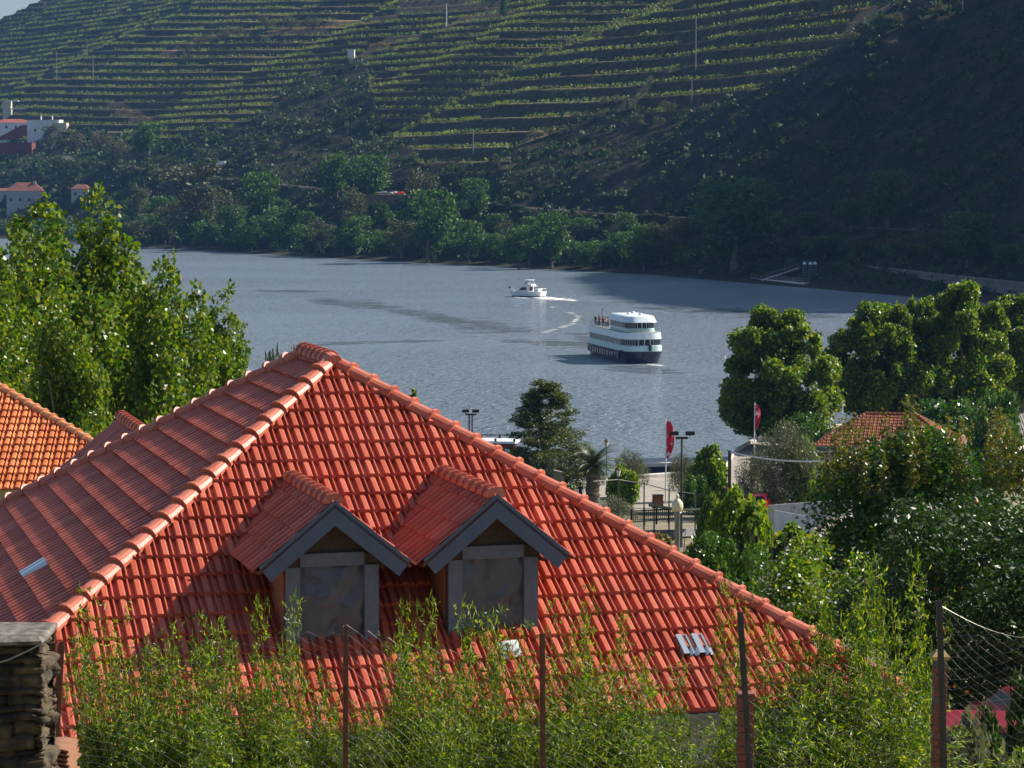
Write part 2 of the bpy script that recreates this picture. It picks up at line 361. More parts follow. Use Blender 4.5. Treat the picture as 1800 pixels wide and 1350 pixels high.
def hillmat():
    m, t, p = newmat('hillside_ground'); L = t.links
    tc = t.nodes.new('ShaderNodeTexCoord')
    def noise(sc, det=6):
        n = t.nodes.new('ShaderNodeTexNoise'); n.inputs['Scale'].default_value = sc; n.inputs['Detail'].default_value = det
        L.new(tc.outputs['Object'], n.inputs['Vector']); return n
    def ramp(src, a, b, c0, c1):
        r = t.nodes.new('ShaderNodeValToRGB'); e = r.color_ramp.elements
        e[0].position = a; e[1].position = b; e[0].color = (*c0, 1); e[1].color = (*c1, 1); L.new(src, r.inputs[0]); return r
    def attr(n):
        a = t.nodes.new('ShaderNodeAttribute'); a.attribute_name = n; return a
    def mix(f, a, b):
        x = t.nodes.new('ShaderNodeMix'); x.data_type = 'RGBA'; L.new(f, x.inputs[0]); L.new(a, x.inputs[6]); L.new(b, x.inputs[7]); return x
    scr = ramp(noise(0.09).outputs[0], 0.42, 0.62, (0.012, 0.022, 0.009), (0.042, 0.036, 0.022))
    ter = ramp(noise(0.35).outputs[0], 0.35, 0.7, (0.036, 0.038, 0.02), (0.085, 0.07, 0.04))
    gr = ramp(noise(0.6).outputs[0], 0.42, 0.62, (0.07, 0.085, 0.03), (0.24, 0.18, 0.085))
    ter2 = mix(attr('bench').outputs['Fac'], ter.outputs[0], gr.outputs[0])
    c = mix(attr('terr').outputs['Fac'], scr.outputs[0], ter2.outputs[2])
    rd = t.nodes.new('ShaderNodeRGB'); rd.outputs[0].default_value = (0.075, 0.07, 0.062, 1)
    dr = ramp(noise(0.5).outputs[0], 0.35, 0.65, (0.34, 0.24, 0.12), (0.20, 0.13, 0.07))
    c2 = mix(attr('road').outputs['Fac'], c.outputs[2], rd.outputs[0]); c2 = mix(attr('dry').outputs['Fac'], c2.outputs[2], dr.outputs[0])
    L.new(c2.outputs[2], p.inputs['Base Color']); p.inputs['Roughness'].default_value = 0.95; p.inputs['Specular IOR Level'].default_value = 0.1
    b = t.nodes.new('ShaderNodeBump'); b.inputs['Strength'].default_value = 0.7; b.inputs['Distance'].default_value = 0.6
    L.new(noise(0.8, 8).outputs[0], b.inputs['Height']); L.new(b.outputs[0], p.inputs['Normal'])
    return m
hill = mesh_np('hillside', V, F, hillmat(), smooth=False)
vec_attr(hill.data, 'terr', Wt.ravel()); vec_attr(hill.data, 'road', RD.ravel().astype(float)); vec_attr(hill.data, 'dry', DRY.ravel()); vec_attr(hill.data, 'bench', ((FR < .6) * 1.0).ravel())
tag(hill, 'steep terraced vineyard hillside across the river', 'hillside', kind='structure')

# distant ridges far up the valley
def ridge(name, Y, xs, hs, label, m):
    v = []; n = 160; X = np.linspace(xs[0], xs[-1], n); H = np.interp(X, xs, hs) + fbm(X / 160, X * 0 + Y / 100, 4) * 40
    V = []; 
    for j, (dy, k) in enumerate(((-500, 0.0), (-250, .55), (0, 1.0), (300, .7))):
        V.append(np.stack([X, X * 0 + Y + dy, np.maximum(H * k, 0) - (1 if k == 0 else 0) + (fbm(X / 60, X * 0 + j, 3) * 25 if k else 0)], -1))
    V = np.concatenate(V); I = np.arange(4 * n).reshape(4, n)
    F = np.stack([I[:-1, :-1], I[:-1, 1:], I[1:, 1:], I[1:, :-1]], -1).reshape(-1, 4)
    tag(mesh_np(name, V, F, m, smooth=True), label, 'hill', kind='structure')
M['farhill'] = mat('far_scrub_hill', (0.05, 0.06, 0.035), 0.95, (0.10, 0.085, 0.055), 0.01)
ridge('far_ridge', 4200, [-2600, -1500, -900, -500, 0, 1500], [150, 190, 210, 330, 420, 520], 'hazy blue ridge far up the river valley', M['farhill'])

# ------------------------------------------------------------------ water
def watermat(name, s1=0.55, strength=1.0, rough=0.17, col=(0.185, 0.23, 0.28)):
    m, t, p = newmat(name); L = t.links
    p.inputs['Base Color'].default_value = (*col, 1); p.inputs['Roughness'].default_value = rough; p.inputs['IOR'].default_value = 1.33
    tc = t.nodes.new('ShaderNodeTexCoord'); mp = t.nodes.new('ShaderNodeMapping'); mp.inputs['Rotation'].default_value = (0, 0, R(20)); mp.inputs['Scale'].default_value = (0.6, 1.0, 1)
    L.new(tc.outputs['Object'], mp.inputs[0])
    n1 = t.nodes.new('ShaderNodeTexNoise'); n1.inputs['Scale'].default_value = s1; n1.inputs['Detail'].default_value = 4; n1.inputs['Distortion'].default_value = 0.6
    n2 = t.nodes.new('ShaderNodeTexNoise'); n2.inputs['Scale'].default_value = 0.02; n2.inputs['Detail'].default_value = 3
    L.new(mp.outputs[0], n1.inputs['Vector']); L.new(mp.outputs[0], n2.inputs['Vector'])
    r = t.nodes.new('ShaderNodeMapRange'); r.inputs[1].default_value = 0.35; r.inputs[2].default_value = 0.65; r.inputs[3].default_value = 0.8 * strength; r.inputs[4].default_value = 1.6 * strength
    L.new(n2.outputs[0], r.inputs[0])
    b = t.nodes.new('ShaderNodeBump'); b.inputs['Distance'].default_value = 0.8
    n3 = t.nodes.new('ShaderNodeTexNoise'); n3.inputs['Scale'].default_value = s1 * 3.6; n3.inputs['Detail'].default_value = 3; L.new(mp.outputs[0], n3.inputs['Vector'])
    ad = t.nodes.new('ShaderNodeMath'); ad.operation = 'MULTIPLY_ADD'; ad.inputs[1].default_value = .55; L.new(n3.outputs[0], ad.inputs[0]); L.new(n1.outputs[0], ad.inputs[2])
    L.new(r.outputs[0], b.inputs['Strength']); L.new(ad.outputs[0], b.inputs['Height']); L.new(b.outputs[0], p.inputs['Normal'])
    return m
M['water'] = watermat('river_water')
M['slick'] = watermat('slick_water', 0.5, 0.12, 0.05)
river = MB().add([(-2500, 20, 0), (1500, 20, 0), (1500, 5200, 0), (-2500, 5200, 0)], [(0, 1, 2, 3)]).build('river_water', M['water'])
tag(river, 'wide grey blue river with small wind ripples', 'river', kind='structure')

def streaks(name, segs, m, n, lmin, lmax, wmin, wmax, z, label, seed):
    """thin flat slivers lying on the water round a polyline given by photo positions"""
    r = np.random.default_rng(seed); b = MB()
    for (x0, y0, x1, y1, spread, k) in segs:
        for i in range(int(n * k)):
            f = r.random(); px = x0 + (x1 - x0) * f; py = y0 + (y1 - y0) * f + r.normal() * spread * (0.35 + 0.65 * math.sin(math.pi * f))
            Y = CAMZ * FPX / max(py - 310, 20); X = (px - 900) / FPX * Y
            L = r.uniform(lmin, lmax); w = r.uniform(wmin, wmax); a = r.normal() * 0.12
            pts = []
            for k2 in range(8):
                t = 2 * math.pi * k2 / 8; q = r.uniform(.7, 1.2); x = L * math.cos(t) * q / 2; y = w * math.sin(t) * q / 2
                pts.append((X + x * math.cos(a) - y * math.sin(a), Y + x * math.sin(a) + y * math.cos(a), z + i * 1e-5))
            b.add(pts, [tuple(range(8))])
    return tag(b.build(name, m), label, 'wake', kind='stuff')
streaks('wake_slick', [(560, 528, 690, 540, 4, 1.0), (700, 545, 790, 560, 4, .7), (760, 560, 925, 582, 5, 1.2), (540, 606, 760, 598, 1.5, .5), (1130, 540, 1460, 556, 4, 1.2), (900, 598, 1040, 606, 3, .6), (440, 510, 560, 512, 2, .4), (1090, 645, 1170, 655, 4, .5), (1020, 585, 1045, 610, 3, .3)], M['slick'], 110, 3, 10, .5, 1.8, 0.02, 'dark smooth streaks of old boat wake on the river', 3)

# ------------------------------------------------------------------ near ground
SH = np.array([(-400, 20), (-150, 60), (-60, 130), (-17, 196), (5.4, 239), (14, 243.5), (21, 248), (25, 274), (34, 291), (48, 303), (90, 325), (160, 345), (420, 352)], float)
def shore_y(x): return np.interp(x, SH[:, 0], SH[:, 1])
def prof(y): return np.interp(y, [-30, 0, 16, 22, 26, 29, 50, 80, 110, 140, 170, 200, 222, 260, 400], [32, 31.3, 28, 26.6, 25.6, 22.4, 21.6, 18.2, 14.2, 10.6, 7.6, 5, 3.9, 3.4, 3.2])
gx = np.arange(-130, 260, 2.0); gy = np.concatenate([np.arange(-24, 60, 1.0), np.arange(60, 362, 2.0)])
GX, GY = np.meshgrid(gx, gy, indexing='ij')
inl = shore_y(GX) - GY
GZ = prof(GY) + fbm(GX / 8, GY / 8, 3) * 0.25 * (inl > 12) ; GZ = np.where(inl > 2.0, np.where(inl < 14, np.minimum(GZ, prof(GY) + .02), GZ), -3.0)
I = np.arange(GX.size).reshape(GX.shape)
ground_m = mat('garden_ground', (0.10, 0.095, 0.04), 0.95, (0.24, 0.2, 0.14), 0.25, 0.5, dist=0.1)
near = mesh_np('ground', np.stack([GX, GY, GZ], -1).reshape(-1, 3), np.stack([I[:-1, :-1], I[1:, :-1], I[1:, 1:], I[:-1, 1:]], -1).reshape(-1, 4), ground_m)
tag(near, 'garden slope falling from the house to the river', 'ground', kind='structure')
def gz(x, y): return float(prof(y))
def gpt(px, Y, dz=0.0):
    X = (px - 900) / FPX * Y; return Vector((X, Y, float(prof(Y)) + dz))

# promenade sheet and quay
pb = MB(); pr = MB()
xs = np.linspace(-30, 100, 66)
pv = []
for x in xs:
    y1 = float(shore_y(x)) - 1.2
    for q in (0, 9, 18, 27): pv.append((x, y1 - q, float(prof(y1 - q)) + 0.06))
n4 = 4
pb.add(pv, [(i * n4 + j, (i + 1) * n4 + j, (i + 1) * n4 + j + 1, i * n4 + j + 1) for i in range(len(xs) - 1) for j in range(3)])
M['gravel'] = mat('pale_gravel', (0.33, 0.295, 0.25), 0.95, (0.25, 0.225, 0.19), 0.7, 0.3, dist=0.03)
tag(pb.build('promenade', M['gravel']), 'pale gravel promenade along the near river bank', 'promenade', kind='structure')
qb = MB(); cb = MB(); ring = []
for x in np.linspace(-60, 160, 90):
    y = float(shore_y(x)); z = float(prof(y)) + .1; ring.append((x, y, z))
for a, b in zip(ring[:-1], ring[1:]):
    qb.add([(a[0], a[1], -2), (b[0], b[1], -2), (b[0], b[1], b[2]), (a[0], a[1], a[2]), (a[0], a[1] - 3, a[2]), (b[0], b[1] - 3, b[2])], [(0, 1, 2, 3), (3, 2, 5, 4)])
    cb.add([(a[0], a[1] + .15, a[2] + .004), (b[0], b[1] + .15, b[2] + .004), (b[0], b[1] + .15, b[2] + .3), (a[0], a[1] + .15, a[2] + .3), (a[0], a[1] - .9, a[2] + .3), (b[0], b[1] - .9, b[2] + .3), (b[0], b[1] - .9, b[2] + .004), (a[0], a[1] - .9, a[2] + .004)], [(0, 1, 2, 3), (3, 2, 5, 4), (4, 5, 6, 7)])
qe = empty('quay_wall', (5, 238, 0), label='pale stone quay wall edging the near river bank', cat='quay')
qb.build('wall', M['stone'], qe, world=True); cb.build('coping', M['stonecap'], qe, world=True)
#@@NEXT
# ------------------------------------------------------------------ foliage makers
def leaf_arrays(C, A, B, L, Wd, fold=0.15):
    """rhombus leaves: centres C, long axis A, side axis B"""
    Nn = np.cross(A, B); L = L[:, None]; Wd = Wd[:, None]
    up = Nn * (Wd * fold)
    V = np.stack([C - A * L / 2, C + B * Wd / 2 + up, C + A * L / 2, C - B * Wd / 2 + up], 1).reshape(-1, 3)
    F = np.arange(len(V)).reshape(-1, 4)
    return V, F
def unit(v): return v / np.maximum(np.linalg.norm(v, axis=1, keepdims=True), 1e-6)
def rand_frames(n, r, out=None, bias=0.0):
    N = r.normal(size=(n, 3))
    if out is not None: N = unit(N) * (1 - bias) + out * bias
    N = unit(N); t = r.normal(size=(n, 3)); A = unit(t - (t * N).sum(1, keepdims=True) * N); B = np.cross(N, A)
    return A, B
def lobes_cloud(lobes, n, r, shell=0.55):
    """points in a union of ellipsoids (cx,cy,cz,rx,ry,rz), denser near the skins"""
    Lb = np.array(lobes, float); vol = (Lb[:, 3] * Lb[:, 4] * Lb[:, 5]) ** (2 / 3); k = r.choice(len(Lb), n, p=vol / vol.sum())
    dr = unit(r.normal(size=(n, 3))); rad = shell + (1 - shell) * r.random(n) ** 0.6
    rad = np.where(r.random(n) < .3, rad * r.uniform(1.0, 1.35, n), rad)
    return Lb[k, :3] + dr * rad[:, None] * Lb[k, 3:], dr
def crown(name, lobes, n, size, m, parent, seed, aspect=0.7, bias=0.25, shell=0.55):
    r = np.random.default_rng(seed); C, dr = lobes_cloud(lobes, n, r, shell)
    A, B = rand_frames(n, r, dr, bias); L = size * r.uniform(.6, 1.35, n)
    V, F = leaf_arrays(C, A, B, L, L * aspect * r.uniform(.8, 1.2, n))
    return mesh_np(name, V, F, m, parent)
def trunk(parent, h, r0, limbs, m, seed, lean=0.0, name='trunk', top=0.25):
    r = random.Random(seed); b = MB(); pts = []
    for i in range(7):
        t = i / 6; pts.append((lean * t + r.uniform(-1, 1) * h * .01 * i, r.uniform(-1, 1) * h * .01 * i, h * t - (.3 if i == 0 else 0)))
    b.tube(pts, [r0 * (1.25 if i == 0 else 1) * (1 - (1 - top) * i / 6) for i in range(7)], 8)
    for (z, dx, dy, dz) in limbs:
        f = z / h; j = min(5, int(f * 6)); p = Vector(pts[j]).lerp(Vector(pts[j + 1]), f * 6 - j); q = p + Vector((dx, dy, dz)); mid = (p + q) / 2 + Vector((0, 0, -.08 * abs(dz)))
        rr = r0 * (1 - .7 * f) * .5
        b.tube([p, mid, q], [rr, rr * .7, rr * .25], 6)
    return b.build(name, m, parent)
def blobs(r, n, cx, cy, cz, ex, ey, ez, rmin, rmax, flat=1.0, top=1.0):
    """lobes scattered through an ellipsoid envelope; top<1 narrows it upward"""
    o = []
    while len(o) < n:
        p = r.uniform(-1, 1, 3); q = np.linalg.norm(p)
        if q > 1 or q < 0.25: continue
        k = 1 - (1 - top) * (p[2] + 1) / 2; s = r.uniform(rmin, rmax)
        o.append((cx + p[0] * ex * k, cy + p[1] * ey * k, cz + p[2] * ez, s, s, s * flat))
    return o

def make_tree(name, kind, seed, loc, label, cat, group=None):
    """unit trees, about 1 m of height per unit; scaled by the caller"""
    e = empty(name, loc, 0, label, cat, group); r = np.random.default_rng(seed)
    if kind == 'far_round':
        lb = blobs(r, 16, 0, 0, 5.6, 3.0, 3.0, 3.6, 1.0, 1.7); crown('crown', lb, 2600, .5, M['lf_far'], e, seed)
        trunk(e, 5, .3, [(2.5, 1.4, .5, 1.6), (3, -1.2, .8, 1.7)], M['bark'], seed)
    elif kind == 'far_grey':
        lb = blobs(r, 18, 0, 0, 6.2, 2.5, 2.5, 4.4, .7, 1.3, 1.2); crown('crown', lb, 2400, .45, M['lf_far_olive'], e, seed, .5)
        trunk(e, 7, .3, [(3, 1.4, .5, 2), (4, -1.2, .8, 1.7)], M['bark'], seed)
    elif kind == 'far_olive':
        lb = blobs(r, 10, 0, 0, 2.6, 1.8, 1.8, 1.4, .6, 1.0); crown('crown', lb, 1300, .32, M['lf_far_olive'], e, seed, .5)
        trunk(e, 2, .2, [(1.2, .6, .4, .7), (1.4, -.6, .2, .6)], M['bark'], seed)
    elif kind == 'far_cypress':
        lb = [(0, 0, .8 + i * .75, .55 * (1 - i / 14), .55 * (1 - i / 14), .7) for i in range(12)]; crown('crown', lb, 1500, .28, M['lf_dark'], e, seed, .5)
        trunk(e, 6, .12, [], M['bark'], seed)
    elif kind == 'poplar':
        lb = []
        for j in range(15):                                # upright plumes
            a = r.uniform(0, 2 * math.pi); d = r.uniform(.6, 4.2) if j else 0; x, y = d * math.cos(a), d * math.sin(a); top = 20.2 - d * 1.75 + r.uniform(-1.6, .5)
            z = r.uniform(1.2, 3)
            while z < top:
                f = min(1, max(0, (z - 2) / (top - 2))); s = (1.8 - 1.3 * f ** 1.7) * r.uniform(.7, 1.15)
                lb.append((x + r.normal() * .45, y + r.normal() * .45, z, s, s, s * 1.2)); z += s * .95
        crown('crown', lb, 46000, .29, M['lf_poplar'], e, seed, .85, .1, .3)
        trunk(e, 17, .26, [(3 + i * 1.3, 2.2 * math.cos(i * 2.4), 2.2 * math.sin(i * 2.4), 3.2) for i in range(9)], M['palebark'], seed)
    elif kind == 'plane':
        lb = []
        for j in range(120):
            a = r.uniform(0, 2 * math.pi); z = 2.6 + 11.6 * r.random() ** 1.15; f = (z - 2.6) / 12.2
            env = 6.6 * (1 - (abs(f - .33) / (.67 if f > .33 else .42)) ** 2.1) ** .62 if abs(f - .33) < (.67 if f > .33 else .42) else .3
            d = env * math.sqrt(r.uniform(.05, 1)); s = r.uniform(.8, 1.45) * (1.15 - .5 * f)
            d = max(0, d - s * .5); lb.append((d * math.cos(a), d * math.sin(a), z, s, s, s * 1.15))
        for (x, y) in ((-1.6, .3), (1.7, -.4), (.2, 1.5)):
            for z in (11.6, 12.6, 13.5): lb.append((x + r.normal() * .2, y, z + r.normal() * .3, .95 - (z - 11.6) * .22, .95 - (z - 11.6) * .22, .9))
        crown('crown', lb, 70000, .36, M['lf_plane'], e, seed, .85, .1, .25)
        trunk(e, 10, .42, [(2.6 + i * .7, 3.6 * math.cos(i * 2.4), 3.6 * math.sin(i * 2.4), 2.6) for i in range(9)], M['palebark'], seed)
    elif kind == 'swamp_cypress':
        lb = []
        for j in range(150):
            z = .8 + 9.3 * r.random() ** 1.1; f = z / 10.6; env = 4.0 * (1 - f) ** .72 + .12; a = r.uniform(0, 2 * math.pi); d = env * math.sqrt(r.uniform(.1, 1)) * r.uniform(.75, 1.08)
            s = r.uniform(.35, .8) * (1.2 - .6 * f); lb.append((d * math.cos(a), d * math.sin(a), z - d * .1, s * 1.3, s * 1.3, s * .7))
        crown('crown', lb, 42000, .21, M['lf_cypress'], e, seed, .4, .1, .3)
        trunk(e, 10, .3, [(1.5 + i * .6, 2.5 * (1 - i / 15) * math.cos(i * 2.4), 2.5 * (1 - i / 15) * math.sin(i * 2.4), .5) for i in range(12)], M['bark'], seed)
    elif kind == 'bush':
        lb = blobs(r, 20, 0, 0, 1.0, 1.15, 1.15, .85, .32, .6); crown('foliage', lb, 6500, .13, M['lf_dark'], e, seed, .6, .2, .5)
        trunk(e, 1.0, .08, [(.3, .5, .3, .6), (.4, -.5, .2, .6), (.5, .1, -.5, .5)], M['bark'], seed, name='stem')
    elif kind == 'bright_bush':
        lb = blobs(r, 22, 0, 0, 1.1, 1.05, 1.05, 1.0, .25, .5); crown('foliage', lb, 5200, .17, M['lf_bright'], e, seed, .8, .1, .4)
        trunk(e, 1.2, .07, [(.3, .5, .3, .7), (.5, -.5, .2, .8), (.6, .1, -.5, .7)], M['bark'], seed, name='stem')
    elif kind == 'olive':
        lb = blobs(r, 34, 0, 0, 1.15, 1.25, 1.25, .95, .25, .5); crown('foliage', lb, 12000, .1, M['lf_olive'], e, seed, .28, .1, .3)
        trunk(e, 1.2, .12, [(.3, .6, .3, .8), (.5, -.6, .2, .8), (.6, .1, -.6, .7)], M['palebark'], seed, name='stem')
    return e

def place(src, loc, s=1.0, rz=0.0, label=None, group=None, sxy=1.0):
    o = copy_tree(src); o.location = loc; o.rotation_euler = (0, 0, rz); o.scale = (s * sxy, s * sxy, s)
    if label: o['label'] = label
    if group: o['group'] = group
    elif 'group' in o: del o['group']
    return o

# ------------------------------------------------------------------ the tiled house
PH = R(16.6); UU = Vector((math.cos(PH), math.sin(PH), 0)); VV = Vector((-math.sin(PH), math.cos(PH), 0))
EZ = 3.3
CL = at(-142, 1333, 31.0); HW, HB, HH = 13.6, 6.65, 4.36; HD = 2 * HB + 1.95
house = empty('tiled_house', (CL.x, CL.y, CL.z - EZ), PH, 'large house under a new red clay tiled hipped roof with two front dormers', 'house')
SLF = HH / HB; SLS = HH / (HW / 2)

def tile_slope(name, org, ud, sd, width, length, clips, m, parent, tw=0.235, gauge=0.4, rise=0.055, step=.062):
    """rows of interlocking clay tiles on a sloping rectangle, cut back by the clip planes; every tile is an island"""
    prof_u = [(0, 0), (.04, .85), (.09, 1), (.33, 1), (.40, .84), (.44, .5), (.48, .03), (.59, 0), (.62, .8), (.645, 1.0), (.70, .98), (.735, .7), (.77, .05), (1.0, 0.0)]
    org = Vector(org); ud = Vector(ud).normalized(); sd = Vector(sd).normalized(); nd = ud.cross(sd).normalized()
    r = random.Random(5); V = []; Fc = []
    nr = int(math.ceil(length / gauge)); nc = int(math.ceil(width / tw)) + 1
    for i in range(nr):
        for j in range(nc):
            u0 = j * tw; s0 = i * gauge - .03; s1 = min((i + 1) * gauge + .02, length + .1); jit = r.uniform(-.004, .004); jz = r.uniform(0, .004)
            c = org + ud * (u0 + tw * .5) + sd * ((s0 + s1) / 2)
            if any((c - p).dot(q) > .45 for p, q in clips): continue
            b = len(V)
            for (fu, h) in prof_u:
                p = org + ud * (u0 + fu * tw)
                V.append(p + sd * (s0 + jit) + nd * (.012 + jz)); V.append(p + sd * (s0 + jit) + nd * (step + jz + h * rise)); V.append(p + sd * s1 + nd * (.006 + h * rise))
            for k in range(len(prof_u) - 1):
                a = b + k * 3; Fc.append((a, a + 3, a + 4, a + 1)); Fc.append((a + 1, a + 4, a + 5, a + 2))
    me = bpy.data.meshes.new(name); me.from_pydata(V, [], Fc); bm = bmesh.new(); bm.from_mesh(me)
    for p, q in clips:
        bmesh.ops.bisect_plane(bm, geom=bm.verts[:] + bm.edges[:] + bm.faces[:], plane_co=p, plane_no=q, clear_outer=True)
    bm.to_mesh(me); bm.free(); me.materials.append(m)
    o = bpy.data.objects.new(name, me); COL.objects.link(o); o.parent = parent
    return o
def caps(name, p0, p1, m, parent, rad=.125, step=.40, lift=.085, end=True):
    """overlapping half-round ridge tiles laid uphill from p0 to p1, each with a raised collar"""
    p0 = Vector(p0); p1 = Vector(p1); d = (p1 - p0); L = d.length; d.normalize(); side = d.cross(Vector((0, 0, 1))).normalized(); up = side.cross(d).normalized()
    n = max(1, round(L / step)); st = L / n; b = MB()
    for i in range(n):
        rings = []
        for (f, k, h) in ((0.0, 1.24, .022), (.13, 1.24, .022), (.135, 1.08, .006), (1.12, 1.0, -.012)):
            c = p0 + d * ((i + f) * st) + up * (lift + h - rad * .35)
            rings.append([c + side * (rad * k * math.cos(t)) + up * (rad * k * .92 * math.sin(t)) for t in np.linspace(math.pi * 1.08, -math.pi * .08, 9)])
        b.loft(rings, 0, True, True, closed=False)
        for rg in rings[:1]:
            pass
    return b.build(name, m, parent)
def P(u, v, z): return Vector((u, v, z + EZ))
fl, fr_, rl, rr = P(0, 0, 0), P(HW, 0, 0), P(0, HD, 0), P(HW, HD, 0)
rf, rb = P(HW / 2, HB, HH), P(HW / 2, HD - HB, HH)
Zn = Vector((0, 0, 1))
roof = MB().add([fl, fr_, rr, rl, rf, rb], [(0, 1, 4), (1, 2, 5, 4), (2, 3, 5), (3, 0, 4, 5), (3, 2, 1, 0)]).build('roof', M['ochre'], house)
def hipplane(a, b, inside):
    n = (b - a).cross(Zn).normalized()
    if (inside - a).dot(n) > 0: n = -n
    return (a, n)
cen = (fl + rr) / 2
ff = (fl + fr_) / 2 + Vector((0, .5, 0)); fs = (fl + rl) / 2 + Vector((.5, 0, 0)); fr2 = (fr_ + rr) / 2 - Vector((.5, 0, 0)); fb = (rl + rr) / 2 - Vector((0, .5, 0))
# dormers: (centre u, front wall v, mirrored to the rear?)
DORM = [(5.62, 1.39, False), (7.92, 1.42, False), (HW - 4.5, 1.39, True)]
DHALF, DAP, DEV = 1.06, 2.86, 1.99
def dormer_clips(): return []
frow_clips = [hipplane(fl, rf, ff), hipplane(fr_, rf, ff)]
lenF = math.hypot(HB, HH); lenS = math.hypot(HW / 2, HH)
slopes = []
slopes.append(tile_slope('roof_slope', fl + Vector((0, -.06, -.04)), (1, 0, 0), (0, HB, HH), HW, lenF, frow_clips, M['tile'], roof))
slopes.append(tile_slope('roof_slope', rl + Vector((-.06, 0, -.04)), (0, -1, 0), (HW / 2, 0, HH), HD, lenS, [hipplane(fl, rf, fs), hipplane(rl, rb, fs), (rf, Vector((1, 0, 0)))], M['tile'], roof))
slopes.append(tile_slope('roof_slope', fr_ + Vector((.06, 0, -.04)), (0, 1, 0), (-HW / 2, 0, HH), HD, lenS, [hipplane(fr_, rf, fr2), hipplane(rr, rb, fr2), (rf, Vector((-1, 0, 0)))], M['tile'], roof))
slopes.append(tile_slope('roof_slope', rr + Vector((0, .06, -.04)), (-1, 0, 0), (0, -HB, HH), HW, lenF, [hipplane(rl, rb, fb), hipplane(rr, rb, fb)], M['tile'], roof))
for a, b in ((fl, rf), (fr_, rf), (rl, rb), (rr, rb)): caps('hip_tiles', a, b, M['tile_cap'], roof)
caps('ridge_tiles', rb - Vector((0, -.1, 0)), rf - Vector((0, .15, 0)), M['tile_cap'], roof, .135)
# walls, gutters
wb = MB(); i0 = .5
wb.prism([(i0, i0), (HW - i0, i0), (HW - i0, HD - i0), (i0, HD - i0)], -2.5, EZ - .03); wb.build('wall', M['stucco'], house)
for (a, b) in ((fl, fr_), (rl, fl), (fr_, rr), (rr, rl)):
    d = (b - a).normalized(); o = d.cross(Zn).normalized(); g = MB()
    g.loft([[p + o * (.07 + .075 * math.cos(t)) + Zn * (-.05 + .075 * math.sin(t)) for t in np.linspace(math.pi, 2 * math.pi, 7)] + [p + o * (.07 + .06 * math.cos(t)) + Zn * (-.05 + .06 * math.sin(t)) for t in np.linspace(2 * math.pi, math.pi, 7)] for p in (a - d * .05, b + d * .05)])
    g.bar(a + Zn * -.13, b + Zn * -.13, .03, .12)
    g.build('gutter', M['gutter'], house)

